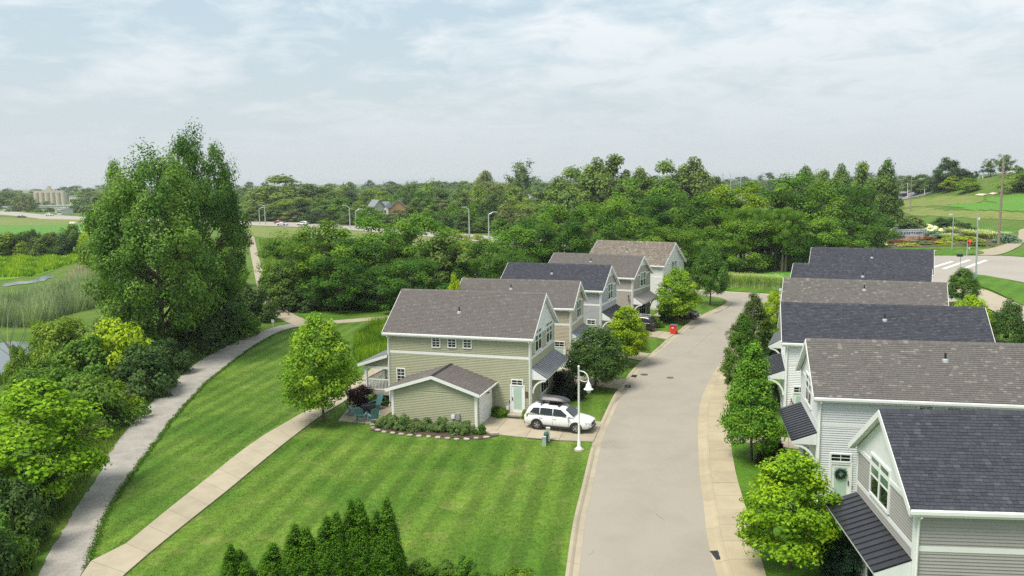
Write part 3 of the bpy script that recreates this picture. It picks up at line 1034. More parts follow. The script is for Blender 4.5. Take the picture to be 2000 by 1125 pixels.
        q = self.pmb('front'); q.box((v0, 0.046, zb - 0.18), (v1, p - 0.032, zb - 0.162)); q.build('awning_ceiling', M['white'], aw)
        for v in (v0 + 0.02, v1 - 0.12):
            arc_o, arc_i = [], []
            R = p * 0.88
            for k in range(9):
                t_ = math.pi / 2 * k / 8
                arc_o.append((v, 0.05 + R - R * math.cos(t_), zb - 0.185 - R + R * math.sin(t_)))
                arc_i.append((v, 0.05 + R - (R - 0.12) * math.cos(t_), zb - 0.185 - R + (R - 0.12) * math.sin(t_)))
            q = self.pmb('front')
            for k in range(8):
                q.prism([arc_o[k], arc_o[k + 1], arc_i[k + 1], arc_i[k]], (0.10, 0, 0))
            q.build('bracket', M['white'], aw)

    def door(self, kind, a, off=0.0, w=0.95, h=2.08, z0=0.25, transom=True):
        off -= 0.018
        t = self.pmb(kind, off)
        t.box((a - w / 2 - 0.11, 0.004, z0), (a - w / 2, 0.07, z0 + h + 0.1)); t.box((a + w / 2, 0.004, z0), (a + w / 2 + 0.11, 0.07, z0 + h + 0.1))
        t.box((a - w / 2, 0.004, z0 + h), (a + w / 2, 0.07, z0 + h + 0.1)); t.box((a - w / 2, 0.004, z0), (a + w / 2, 0.035, z0 + h))
        d = t.build('door', M['white'], self.root)
        q = self.pmb(kind, off); q.box((a - w * 0.33, 0.036, z0 + 0.3), (a + w * 0.33, 0.046, z0 + h - 0.15)); q.build('pane', M['glass_door'], d)
        q = self.pmb(kind, off); q.box((a + w * 0.40, 0.036, z0 + 0.95), (a + w * 0.45, 0.09, z0 + 1.2)); q.build('handle', M['black'], d)
        q = self.pmb(kind, off); q.box((a - w / 2 - 0.2, 0.004, 0.05), (a + w / 2 + 0.2, 0.7, z0 - 0.02)); q.build('door_step', M['concrete'], self.root)
        return d

    def lantern(self, kind, a, z, off=0.0, parent=None):
        q = self.pmb(kind, off); q.box((a - 0.06, 0.03, z), (a + 0.06, 0.06, z + 0.3))
        l = q.build('wall_lantern', M['black'], parent or self.root)
        c = self.plane(kind, off)(Vector((a, 0.22, z - 0.05)))
        mb = MB(); mb.lathe([(0.16, 0.0), (0.13, 0.04), (0.06, 0.14), (0.03, 0.24)], 10, c); mb.build('shade', M['brass'], l)


def eave(px_, py_): 
    g = G(px_, py_, 6.1); return (g.x, g.y)


LG = 'gabled houses along the curved street'
hg = House('olive_house', 'sage green house with a low garage wing and white gable beside the mown lot', eave(1036, 659.5), -17.2, 'L', 7.25, 11.75,
           'green', 'brown', boards=True, singles=300, awn='metal_gray', gable='white', front_windows=((0.27, 1.75), (0.73, 1.75)), group=LG)
ht = House('tan_house', 'tan sided house between the sage green house and the blue grey house', eave(1115.5, 601), -17.1, 'L', 5.4, 11.3, 'tan', 'brown', group=LG,
           awn='metal_gray', front_windows=((0.55, 1.7),))
hb = House('blue_gray_house', 'blue grey house with a dark slate roof, third back on the left of the street', eave(1174, 567), -23.2, 'L', 5.95, 11.6, 'bluegray', 'navy', group=LG,
           front_windows=((0.55, 1.7),))
hp = House('taupe_house', 'taupe house with a tan awning above its porch, just before the white end house', eave(1236, 542), -29.9, 'L', 5.9, 11.6, 'taupe', 'brown', group=LG,
           awn='metal_tan', front_windows=((0.55, 1.7),))
hw = House('white_house', 'white walled house under a tan roof, last in the row against the dark trees', eave(1295.5, 518.5), -34.0, 'L', 7.1, 11.5, 'white', 'tanroof', group=LG,
           awn='metal_tan', front_windows=((0.5, 1.7),))
r1 = House('gray_house', 'warm grey house with a navy shingle roof and black ribbed awning, nearest of all', eave(1790, 987), -6.4, 'R', 6.45, 12, 'gray', 'navy', boards=True, singles=300,
           gable='white', front_windows=((0.55, 2.0),), group=LG, awn_p=1.3, awn_z=(4.0, 3.5))
r2 = House('light_gray_house', 'pale grey house with a mottled brown roof and a wreath on its side door', eave(1600, 772), -12.0, 'R', 6.2, 12.2, 'lightgray', 'speckled', boards=True, singles=300,
           gable='white', front_windows=((0.5, 1.9),), group=LG, awn_p=1.3, awn_z=(4.0, 3.5))
r3 = House('bright_white_house', 'white house under a wide navy roof, behind the nearer mottled brown roof', eave(1536, 667), -16.0, 'R', 5.95, 12.9, 'brightwhite', 'navy', group=LG,
           front_windows=((0.5, 1.8),), awn_p=1.3, awn_z=(4.0, 3.5))


def ridge_house(name, label, a, b, roof, sid, W=6.0, awn='metal_gray'):
    z = 6.1 + 0.8 * W / 2 + 0.2
    A, B = G(*a, z), G(*b, z)
    d = (B - A); L = d.length - 0.6; d.normalize(); n = Vector((-d.y, d.x, 0))
    C = A + d * 0.3 - n * W / 2
    return House(name, label, (C.x, C.y), math.degrees(math.atan2(d.y, d.x)), 'R', W, L, sid, roof, pitch=0.8, awn=awn, front_windows=((0.5, 1.8),), group=LG)


r4 = ridge_house('brown_roof_house', 'house under a mottled brown roof between two navy roofed neighbours', (1531, 543), (1849, 553), 'speckled', 'white')
r5 = ridge_house('navy_roof_house', 'navy roofed house with a pale vent flashing, directly behind the far mottled brown roof', (1550, 514), (1821, 523), 'navy', 'lightgray')
r6 = ridge_house('far_navy_roof_house', 'farthest navy roofed house on the right, beside the road junction', (1585, 483), (1824, 488), 'navy', 'lightgray')

for h_, p_ in ((hg, (897, 610)), (ht, (998, 564)), (hb, (1078, 534)), (hp, (1154, 511)), (hw, (1224.5, 491)), (r2, (1846, 704)), (r3, (1728, 625)), (r4, (1688, 566)), (r5, (1685, 540)), (r6, (1703, 503))):
    h_.vent(*p_)

# sage green house: windows, door and the garage wing
for x, y in ((852, 667), (883, 667.5), (913, 668.5)):
    a, z = hg.hit(x, y); hg.window('near', a, z, 0.58, 0.80, 2, 4, fw=0.08)
a, z = hg.hit(784, 733); hg.window('near', a, z, 0.62, 1.05, 2, 4, fw=0.08)
a, z = hg.hit(1010.5, 747); hg.window('near', a, z, 0.80, 0.36, 2, 2, sash=False, fw=0.08)
a, z = hg.hit(1011.5, 783); hg.door('near', a)
a, z = hg.hit(1028, 770); q = hg.pmb('near'); q.box((a - 0.14, 0.03, z - 0.25), (a + 0.1, 0.07, z + 0.22)); q.build('house_plaque', M['brass'], hg.root)
a, z = hg.hit(996, 784); q = hg.pmb('near'); q.box((a - 0.05, 0.03, z - 0.1), (a + 0.05, 0.08, z + 0.1)); q.build('doorbell', M['black'], hg.root)
a, z = hg.hit(992, 796); q = hg.pmb('near'); q.box((a - 0.1, 0.03, z - 0.15), (a + 0.1, 0.13, z + 0.15)); q.build('outlet_box', M['white'], hg.root)
a, z = ht.hit(1093, 672); ht.window('near', a, z, 0.85, 0.42, 2, 2, sash=False, fw=0.08); ht.door('near', a)
a, z = hb.hit(1155, 629); hb.window('near', a, z, 0.85, 0.42, 2, 2, sash=False, fw=0.08); hb.door('near', a)
a, z = hp.hit(1228, 581); hp.lantern('near', a, z)
for x, y in ((1808, 794.5), (1863, 796), (1920, 798)):
    a, z = r2.hit(x, y); r2.window('near', a, z - 0.25, 0.62, 0.85, 2, 4, fw=0.08)
a, z = r2.hit(1641.5, 893.5); r2.window('near', a, z, 0.95, 0.36, 2, 2, sash=False, fw=0.08)
a, z = r2.hit(1641, 928); dr2 = r2.door('near', a)
a, z = r2.hit(1663, 951); q = r2.pmb('near'); q.box((a - 0.03, 0.03, z - 0.08), (a + 0.03, 0.07, z + 0.08)); q.build('doorbell', M['black'], r2.root)
a, z = r3.hit(1561, 761); r3.window('near', a, z, 0.7, 0.36, 2, 2, sash=False, fw=0.08); r3.door('near', a + 0.1)
a, z = r3.hit(1546, 786); r3.lantern('near', a, z)

# wreath hanging on the pale grey house's door
a, z = r2.hit(1641, 924); wc = r2.C + r2.plane('near')(Vector((a, 0.10, z)))
rg = np.random.default_rng(4)
wv, wf = [], []
for i in range(420):
    t = rg.random() * 6.283; rr_ = 0.23 + rg.normal() * 0.05
    c = np.array(r2.U) * rr_ * math.cos(t) + np.array([0, 0, 1]) * rr_ * math.sin(t) - np.array(r2.V) * abs(rg.normal()) * 0.03
    a1, a2 = rg.normal(size=3), rg.normal(size=3); a1 *= 0.05 / np.linalg.norm(a1); a2 *= 0.03 / np.linalg.norm(a2)
    b_ = len(wv); wv += [c - a1, c + a2, c + a1, c - a2]; wf.append((b_, b_ + 1, b_ + 2, b_ + 3))
o = link('door_wreath', mesh_np('door_wreath', wv, wf, M['leaf']), color=(0.05, 0.11, 0.07)); o.location = wc
tag(o, 'green leafy wreath hanging on the glass side door of the pale grey house', 'wreath')

# --- garage wing of the sage green house (projects 3.7 m towards the camera)
gu0, gu1, gv, gz = 3.05, 9.75, -3.72, 2.55
gzr = hg.hit(837, 736, 'near', gv)[1]
gm = (gu0 + gu1) / 2
gp = (gzr - gz) / (gm - gu0)
b = hg.mb(); b.prism([(gu0, gv, 0), (gu1, gv, 0), (gu1, gv, gz), (gm, gv, gzr), (gu0, gv, gz)], (0, -gv, 0))
gw = b.build('garage_wall', hg.sid, hg.root)
hg.board_rows(gw, 'near', gu0 + 0.14, gu1 - 0.14, 0.2, gz, True, off=gv)
hg.board_rows(gw, 'near', 0, 0, gz, gzr, False, off=gv, tri=lambda z: (gu0 + (z - gz) / gp, gu1 - (z - gz) / gp))
for u in (gu0, gu1):
    s_ = 1 if u == gu0 else -1
    t = hg.mb(); t.box((min(u - s_ * 0.036, u + s_ * 0.15), gv - 0.036, 0.1), (max(u - s_ * 0.036, u + s_ * 0.15), gv - 0.001, gz)); t.build('corner_trim', M['white'], hg.root)
t = hg.mb(); t.box((gu0 - 0.036, gv + 0.002, 0.1), (gu0 - 0.001, gv + 0.16, gz)); t.build('corner_trim', M['white'], hg.root)
gov, gth = 0.35, 0.15
v0_, v1_ = gv - 0.3, -0.03
groof = None
for s_ in (0, 1):
    mir = (lambda x: x) if s_ == 0 else (lambda x: 2 * gm - x)
    q = [(mir(gu0 - gov), v0_, gz - gp * gov), (mir(gm), v0_, gzr), (mir(gm), v0_, gzr + gth), (mir(gu0 - gov), v0_, gz - gp * gov + gth)]
    t = hg.mb(); t.prism(q, (0, v1_ - v0_, 0))
    gr = t.build('garage_roof', hg.roofm, hg.root)
    # shingles of that slope
    slen = math.hypot(gm - gu0 + gov, gp * (gm - gu0 + gov)); c_, n_ = 1 / math.hypot(1, gp), gp / math.hypot(1, gp)
    mb = MB(None, hg.flip); rr = random.Random(5 + s_)
    for k in range(int(slen / 0.145)):
        v = v0_ - rr.random() * 0.3
        while v < v1_:
            ww = rr.uniform(0.25, 0.42); a, b2 = max(v, v0_), min(v + ww, v1_)
            if b2 - a > 0.05:
                s0, s1 = k * 0.145 - 0.01 + rr.uniform(-0.01, 0.01), k * 0.145 + 0.165
                f = lambda vv, s, h: hg.P(mir(gu0 - gov + s * c_ - h * n_), vv, gz - gp * gov + gth + s * n_ + h * c_)
                mb.add([f(a + 0.005, s0, 0.002), f(b2 - 0.005, s0, 0.002), f(b2 - 0.005, s1, 0.002), f(a + 0.005, s1, 0.002), f(a + 0.005, s0, 0.03), f(b2 - 0.005, s0, 0.03), f(b2 - 0.005, s1, 0.006), f(a + 0.005, s1, 0.006)],
                       [(3, 2, 1, 0), (4, 5, 6, 7), (0, 1, 5, 4), (1, 2, 6, 5), (2, 3, 7, 6), (3, 0, 4, 7)])
            v += ww
    mb.build('shingles', hg.roofm, gr, kind='stuff')
    q = [(mir(gu0 - gov), v0_ - 0.03, gz - gp * gov - 0.08), (mir(gm), v0_ - 0.03, gzr - 0.08), (mir(gm), v0_ - 0.03, gzr + gth + 0.01), (mir(gu0 - gov), v0_ - 0.03, gz - gp * gov + gth + 0.01)]
    t = hg.mb(); t.prism(q, (0, 0.028, 0)); t.build('rake_board', M['white'], hg.root)
    x = mir(gu0 - gov)
    t = hg.mb(); t.box((min(x, mir(gu0 - gov - 0.1)), v0_, gz - gp * gov), (max(x, mir(gu0 - gov - 0.1)) - 0.0, v1_, gz - gp * gov + 0.12)); t.build('gutter', M['white'], hg.root)
t = hg.mb(); t.prism([(gm - 0.16, v0_, gzr + gth - 0.16 * gp + 0.01), (gm, v0_, gzr + gth + 0.02), (gm + 0.16, v0_, gzr + gth - 0.16 * gp + 0.01), (gm + 0.16, v0_, gzr + gth - 0.16 * gp + 0.04), (gm, v0_, gzr + gth + 0.06), (gm - 0.16, v0_, gzr + gth - 0.16 * gp + 0.04)], (0, v1_ - v0_, 0))
t.build('ridge_cap', M['rubber'], hg.root)
# garage door in the wall towards the street
q = hg.pmb('front', gu0)
q.box((gv + 0.45, 0.004, 0.05), (-0.35, 0.05, 2.2)); gd = q.build('garage_door', M['white'], hg.root)
for i in range(4):
    q = hg.pmb('front', gu0); q.box((gv + 0.56, 0.051, 0.10 + i * 0.52), (-0.46, 0.075, 0.57 + i * 0.52)); q.build('panel', M['white'], gd)
hg.lantern('front', -1.8, 2.2, gu0)
hg.board_rows(gw, 'front', gv + 0.16, gv + 0.44, 0.2, gz - 0.1, False, off=gu0)
# meters on the garage front
a, z = hg.hit(895, 813, 'near', gv)
q = hg.pmb('near', gv); q.box((a - 0.15, 0.03, z - 0.25), (a + 0.15, 0.17, z + 0.25)); em = q.build('meter_box', M['galv'], hg.root)
q = hg.pmb('near', gv); q.box((a - 0.04, 0.05, 0.1), (a + 0.04, 0.12, z - 0.25)); q.build('conduit', M['galv'], em)
q = hg.pmb('near', gv); q.box((a + 0.24, 0.03, z - 0.17), (a + 0.5, 0.15, z + 0.1)); q.build('meter_box', M['white'], hg.root)
# --- back porch: deck, posts, railing, lean-to roof
L_ = hg.L
pz = 1.15
t = hg.mb(); t.box((L_ + 0.04, 0.1, pz - 0.3), (L_ + 2.2, 7.0, pz)); t.build('porch_deck', M['stone'], hg.root)
t = hg.mb(); t.prism([(L_ + 0.03, -0.15, 4.15), (L_ + 2.7, -0.15, 3.25), (L_ + 2.7, -0.15, 3.40), (L_ + 0.03, -0.15, 4.30)], (0, 7.3, 0)); pr = t.build('porch_roof', M['metal_gray'], hg.root)
t = hg.mb(); t.prism([(L_ + 0.03, -0.19, 4.02), (L_ + 2.72, -0.19, 3.12), (L_ + 2.72, -0.19, 3.36), (L_ + 0.03, -0.19, 4.26)], (0, 0.038, 0)); t.build('rake_board', M['white'], pr)
t = hg.mb(); t.prism([(L_ + 0.03, 0.1, 3.2), (L_ + 2.1, 0.1, 3.2), (L_ + 2.1, 0.1, 3.42), (L_ + 0.03, 0.1, 4.12)], (0, 0.05, 0)); t.build('porch_gable', hg.sid, hg.root)
t = hg.mb(); t.box((L_ + 0.04, 0.06, 3.0), (L_ + 2.2, 0.2, 3.19)); t.build('porch_beam', M['white'], hg.root)
for u, v in ((2.1, 0.15), (2.1, 3.5), (2.1, 6.9)):
    t = hg.mb(); t.box((L_ + u - 0.1, v - 0.1, 0.0), (L_ + u + 0.1, v + 0.1, 3.2)); t.build('porch_post', M['white'], hg.root)
for (ua, va, ub, vb) in ((0.1, 0.15, 2.0, 0.15), (2.1, 0.25, 2.1, 3.4), (2.1, 3.6, 2.1, 6.8)):
    t = hg.mb()
    for z in (pz + 0.1, pz + 0.92):
        t.box((L_ + min(ua, ub) - 0.03, min(va, vb) - 0.03, z), (L_ + max(ua, ub) + 0.03, max(va, vb) + 0.03, z + 0.07))
    rail = t.build('railing', M['white'], hg.root)
    n = int(math.hypot(ub - ua, vb - va) / 0.125); me = None
    for i in range(n):
        k = (i + 0.5) / n
        if me is None:
            q = hg.mb(); q.box((-0.018, -0.018, pz + 0.17), (0.018, 0.018, pz + 0.92)); me = q.mesh('baluster', M['white'])
        o = link('baluster', me, rail); o.location = hg.P(L_ + ua + (ub - ua) * k, va + (vb - va) * k, 0)


# ------------------------------------------------------------------ vegetation: crown and trunk prototypes
def leaf_quads(C, Nn, size, rng, aspect=0.62):
    """one folded diamond per leaf: centre, normal, size"""
    n = len(C)
    r = rng.normal(size=(n, 3))
    a = np.cross(Nn, r); a /= np.linalg.norm(a, axis=1, keepdims=True) + 1e-9
    b = np.cross(Nn, a)
    s = size[:, None]
    V = np.empty((n, 4, 3), np.float32)
    V[:, 0] = C - a * s * 0.5
    V[:, 1] = C + b * s * aspect * 0.5 + Nn * s * 0.10
    V[:, 2] = C + a * s * 0.5 - Nn * s * 0.08
    V[:, 3] = C - b * s * aspect * 0.5 + Nn * s * 0.10
    return V.reshape(-1, 3), np.arange(n * 4, dtype=np.int32).reshape(-1, 4)


def crown_points(seed, zb, zt, rmax, prof, nclump, lob=0.25, surf=0.45, gap=0.0):
    rng = np.random.default_rng(seed)
    ph = rng.random(12) * 6.283; am = rng.normal(size=12)
    out = []
    while len(out) < nclump:
        t = rng.random(); p = prof(t)
        if rng.random() > p + 0.05: continue
        th = rng.random() * 6.283
        f = 1 + lob * (am[0] * math.sin(th + ph[0]) + am[1] * math.sin(2 * th + ph[1] + 3 * t) + am[2] * math.sin(3 * th + ph[2] - 5 * t) + am[3] * math.sin(7 * t + ph[3] + th)) * 0.55
        f += lob * 0.35 * rng.normal()
        if gap and math.sin(3 * th + ph[4] + 9 * t) * math.sin(11 * t + ph[5]) > 1 - gap: continue
        r = rmax * p * max(0.25, f) * (surf + (1 - surf) * math.sqrt(rng.random()))
        out.append((r * math.cos(th), r * math.sin(th), zb + (zt - zb) * t))
    return np.array(out)


def crown_mesh(name, seed, zb, zt, rmax, prof, nclump, nleaf, ls, cr, flat=0.6, lob=0.25, surf=0.45, droop=0.35, up=0.9, gap=0.0, vert=0.0):
    rng = np.random.default_rng(seed + 100)
    C = crown_points(seed, zb, zt, rmax, prof, nclump, lob, surf, gap)
    k = max(1, nleaf // nclump)
    rad = cr * (0.6 + 0.75 * rng.random(nclump))
    tint = rng.random(nclump)
    ci = np.repeat(np.arange(nclump), k)
    n = len(ci)
    d = rng.normal(size=(n, 3)); d /= np.linalg.norm(d, axis=1, keepdims=True)
    d *= (rng.random(n) ** 0.42)[:, None]
    R = rad[ci][:, None]
    off = d * R
    off[:, 2] = off[:, 2] * flat - droop * (off[:, 0] ** 2 + off[:, 1] ** 2) / R[:, 0] + vert * np.abs(rng.normal(size=n)) * R[:, 0]
    P = C[ci] + off
    P[:, 2] = np.maximum(P[:, 2], 0.05)
    ax = np.array([0, 0, zb + 0.35 * (zt - zb)])
    outw = P - ax; outw /= np.linalg.norm(outw, axis=1, keepdims=True) + 1e-9
    Nn = outw * 0.40 + d * 0.95 + np.array([0, 0, up * 0.55]) + rng.normal(size=(n, 3)) * 0.34
    Nn /= np.linalg.norm(Nn, axis=1, keepdims=True)
    size = ls * (0.65 + 0.7 * rng.random(n))
    V, F = leaf_quads(P, Nn, size, rng)
    return mesh_np(name, V, F, M['leaf'], np.repeat(tint[ci], 4)), C


def trunk_mesh(name, seed, C, ztop, r0, nlimb, mat, zmin=0.9, multi=1):
    rng = random.Random(seed)
    mb = MB()
    stems = []
    for s in range(multi):
        ang = rng.random() * 6.28
        lean = 0 if multi == 1 else 0.12
        pts, rad = [], []
        for i in range(9):
            t = i / 8
            w = 0.03 * ztop * math.sin(3 * t + s) * t
            pts.append((math.cos(ang) * (lean * ztop * t) + w * 0.5, math.sin(ang) * (lean * ztop * t) - w * 0.4, ztop * 0.93 * t))
            rad.append((r0 * (1.35 - 0.35 * min(1, t * 10))) * (1 - 0.9 * t) * (1 if multi == 1 else 0.7))
        mb.tube(pts, rad, 8, False)
        stems.append((pts, rad))
    idx = list(range(len(C))); rng.shuffle(idx)
    for i in idx[:nlimb]:
        c = Vector(C[i]); pts, rad = stems[i % multi]
        dist = math.hypot(c.x, c.y)
        z0 = max(zmin, min(c.z - 0.55 * dist, ztop * 0.85))
        t = z0 / (ztop * 0.93); j = min(7, int(t * 8)); f = t * 8 - j
        a = Vector(pts[j]).lerp(Vector(pts[j + 1]), f); ra = rad[j] + (rad[j + 1] - rad[j]) * f
        mid = a.lerp(c, 0.5) + Vector((0, 0, 0.10 * dist))
        mb.tube([a, a.lerp(mid, 0.6), mid, c], [ra * 0.55, ra * 0.42, ra * 0.28, 0.012], 5, False)
    return mb.mesh(name, mat, True)


def p_oval(t): return max(0.0, math.sin(math.pi * (0.06 + 0.90 * t)) ** 0.75)
def p_pyr(t): return max(0.05, (1 - t) ** 0.78 * (0.66 + 0.42 * min(1, t / 0.2)))
def p_egg(t): return max(0.06, math.sin(math.pi * (0.14 + 0.82 * t ** 0.8)) ** 0.8 * (1 - 0.25 * t))
def p_flat(t): return max(0.12, math.sin(math.pi * (0.16 + 0.72 * t)) ** 0.5)
def p_dome(t): return max(0.08, (1 - t ** 2.2) ** 0.6)
def p_cone(t): return max(0.03, (1 - t) ** 0.72 * min(1, 0.75 + 2.5 * t))
def p_col(t): return max(0.10, math.sin(math.pi * (0.10 + 0.85 * t)) ** 0.45)


PROTO = {}


def proto(kind, seed, H, zb, r, prof, nclump, nleaf, ls, cr, r0=0.12, nlimb=22, bark='bark', zmin=0.9, multi=1, **kw):
    cm, C = crown_mesh('crown', seed, zb, H - cr * 0.45, r - cr * 0.5, prof, nclump, nleaf, ls, cr, **kw)
    tm = trunk_mesh('trunk', seed, C, H * (0.72 if kind in ('locust', 'round', 'willow', 'far', 'bush', 'maple', 'pear') else 0.9), r0, nlimb, M[bark], zmin, multi)
    PROTO.setdefault(kind, []).append((cm, tm, H, r))


for s_ in (1, 2): proto('maple', s_, 7.0, 1.35, 2.6, p_egg, 115, 17000, 0.175, 0.60, 0.09, 30, 'bark', 1.3, flat=0.55, lob=0.22, surf=0.5, droop=0.3, up=0.8)
for s_ in (3, 4): proto('pear', s_, 7.0, 1.3, 2.3, p_egg, 190, 17000, 0.155, 0.5, 0.09, 24, 'bark', 1.2, flat=0.8, lob=0.13, surf=0.6, droop=0.1, up=0.5, vert=0.25)
for s_ in (5, 6): proto('pyramid', s_, 9.0, 1.3, 2.3, p_pyr, 230, 19000, 0.16, 0.5, 0.10, 24, 'bark', 1.2, flat=0.8, lob=0.14, surf=0.6, droop=0.12, up=0.5, vert=0.25)
proto('cottonwood', 7, 23, 2.0, 8.0, p_oval, 230, 52000, 0.34, 1.45, 0.45, 40, 'bark', 3, flat=0.85, lob=0.26, surf=0.6, droop=0.12, up=0.6, vert=0.25)
proto('cottonwood', 8, 23, 2.5, 6.5, p_oval, 150, 34000, 0.34, 1.4, 0.40, 40, 'bark', 3, flat=0.95, lob=0.34, surf=0.5, droop=0.1, up=0.45, vert=0.35)
for s_ in (9, 10, 11, 12): proto('locust', s_, 14, 1.6, 5.6, p_flat, 50, 15000, 0.34, 1.55, 0.24, 34, 'bark', 2.5, flat=0.74, lob=0.34, surf=0.58, droop=0.14, up=0.9, gap=0.10)
for s_ in (13, 14, 15, 16): proto('round', s_, 14, 1.2, 5.5, p_egg, 60, 7000, 0.56, 1.6, 0.26, 12, 'bark', 2.5, flat=0.75, lob=0.27, surf=0.5, droop=0.2)
for s_ in (17, 18): proto('willow', s_, 13, 0.8, 5.5, p_dome, 85, 5200, 0.55, 1.5, 0.28, 10, 'bark', 2, flat=0.9, lob=0.2, surf=0.5, droop=0.8, up=0.4)
proto('poplar', 19, 16, 3.5, 4.0, p_col, 60, 3600, 0.5, 1.1, 0.22, 26, 'bark', 3, flat=1.0, lob=0.5, surf=0.3, droop=0.1, up=0.4, gap=0.4, vert=0.5)
for s_ in (20, 21, 22): proto('bush', s_, 3.0, 0.1, 1.9, p_dome, 60, 6000, 0.20, 0.55, 0.07, 10, 'bark', 0.2, 3, flat=0.7, lob=0.30, surf=0.45, droop=0.25)
for s_ in (23, 24): proto('arborvitae', s_, 4.0, 0.05, 0.62, p_cone, 520, 24000, 0.062, 0.13, 0.06, 6, 'bark', 0.3, flat=1.6, lob=0.06, surf=0.86, droop=0.0, up=0.3, vert=0.3)
for s_ in (25, 26): proto('far', s_, 13, 0.5, 6.0, p_dome, 46, 1500, 1.05, 1.9, 0.25, 6, 'bark', 2.5, flat=0.75, lob=0.25, surf=0.5, droop=0.25)
for s_ in (27, 28): proto('softgrass', s_, 1.6, 0.02, 0.95, p_dome, 40, 2600, 0.16, 0.35, 0.02, 0, 'bark', 0.1, 1, flat=0.9, lob=0.15, surf=0.5, droop=0.3)

def fountain(name, seed, n=420, h=1.6, r=0.95, w=0.05):
    rg = np.random.default_rng(seed)
    th = rg.random(n) * 6.283; b = rg.random(n) ** 0.5 * r * 0.55; hh = h * (0.6 + 0.4 * rg.random(n)); out = r * (0.10 + 0.6 * rg.random(n))
    D = np.stack([np.cos(th), np.sin(th)], 1); T = np.stack([-np.sin(th), np.cos(th)], 1) * w * 0.5
    V = np.zeros((n, 6, 3), np.float32)
    for i, (k, z, ww) in enumerate(((0, 0, 1), (0.35, 0.72, 0.9), (1, 1, 0.25))):
        c = D * (b + out * k)[:, None]
        V[:, i * 2, :2] = c - T * ww; V[:, i * 2 + 1, :2] = c + T * ww; V[:, i * 2:i * 2 + 2, 2] = (hh * z)[:, None]
    F = (np.arange(n)[:, None, None] * 6 + np.array([[0, 1, 3, 2], [2, 3, 5, 4]])[None]).reshape(-1, 4)
    return mesh_np(name, V.reshape(-1, 3), F, M['leaf'], np.repeat(rg.random(n), 6))


for s_ in (41, 42): PROTO.setdefault('fountain', []).append((fountain('crown', s_), None, 1.6, 0.95))

# leaf colours (albedo)
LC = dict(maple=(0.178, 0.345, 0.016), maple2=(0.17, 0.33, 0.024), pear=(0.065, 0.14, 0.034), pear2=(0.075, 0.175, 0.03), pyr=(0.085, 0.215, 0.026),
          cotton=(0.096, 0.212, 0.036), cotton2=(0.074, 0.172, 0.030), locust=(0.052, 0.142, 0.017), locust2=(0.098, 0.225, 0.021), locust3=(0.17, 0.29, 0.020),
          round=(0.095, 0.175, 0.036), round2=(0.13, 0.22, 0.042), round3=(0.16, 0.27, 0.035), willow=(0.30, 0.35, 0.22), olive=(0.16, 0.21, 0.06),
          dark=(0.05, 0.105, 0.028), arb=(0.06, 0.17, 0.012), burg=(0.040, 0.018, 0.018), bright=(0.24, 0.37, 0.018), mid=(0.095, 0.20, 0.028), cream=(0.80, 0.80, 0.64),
          grassy=(0.40, 0.50, 0.22), rust=(0.26, 0.12, 0.05), pink=(0.6, 0.30, 0.32), blue=(0.19, 0.30, 0.20), yellow=(0.38, 0.42, 0.04))
_cnt = {}
TREES = []


def tree(kind, loc, H, R, col, label, cat_='tree', group=None, name=None, variant=None, rz=None, trunk=True, seed=None):
    """one tree: an Empty at its foot > trunk, crown"""
    ps = PROTO[kind]
    i = _cnt.get(kind, 0); _cnt[kind] = i + 1
    cm, tm, pH, pR = ps[(i if variant is None else variant) % len(ps)]
    r = random.Random(i * 7 + int(loc[0] * 13))
    nm = name or {'maple': 'maple_tree', 'pear': 'pear_tree', 'pyramid': 'pear_tree', 'cottonwood': 'cottonwood_tree', 'locust': 'locust_tree', 'bush': 'shrub', 'arborvitae': 'arborvitae',
                  'willow': 'willow_tree', 'poplar': 'poplar_tree', 'softgrass': 'garden_shrub', 'fountain': 'ornamental_grass'}.get(kind, 'leafy_tree')
    o = empty(nm, (loc[0], loc[1], loc[2] if len(loc) > 2 else 0), label, cat_, group, rz=r.random() * 6.28 if rz is None else rz)
    o.scale = (R / pR, R / pR, H / pH)
    c = link('crown', cm, o); v = 1 + r.uniform(-0.10, 0.10)
    cc = LC[col] if isinstance(col, str) else col
    c.color = (cc[0] * v * (1 + r.uniform(-0.06, 0.06)), cc[1] * v, cc[2] * v, 1)
    if trunk: link('trunk', tm, o)
    TREES.append(o)
    return o


def tp(kind, base_px, top_py, wpx, col, label, **kw):
    """a tree whose foot the photograph shows"""
    g = G(*base_px)
    d = ray(base_px[0], top_py)
    H = CAM_H + d.z * g.y / d.y
    R = 0.5 * wpx / FPX * g.y * 1.15
    return tree(kind, (g.x, g.y, 0), H, R, col, label, **kw)


def ty(kind, pxx, top_py, Y, wpx, col, label, base=0.0, **kw):
    """a tree at a known distance; its foot hidden behind something"""
    p = atY(pxx, top_py, Y)
    R = 0.5 * wpx / FPX * Y * 1.12
    if kind in ('round', 'far', 'willow', 'poplar'): p.z = base + (p.z - base) * 1.07
    return tree(kind, (p.x, Y, base), max(1.0, p.z - base), R, col, label, **kw)


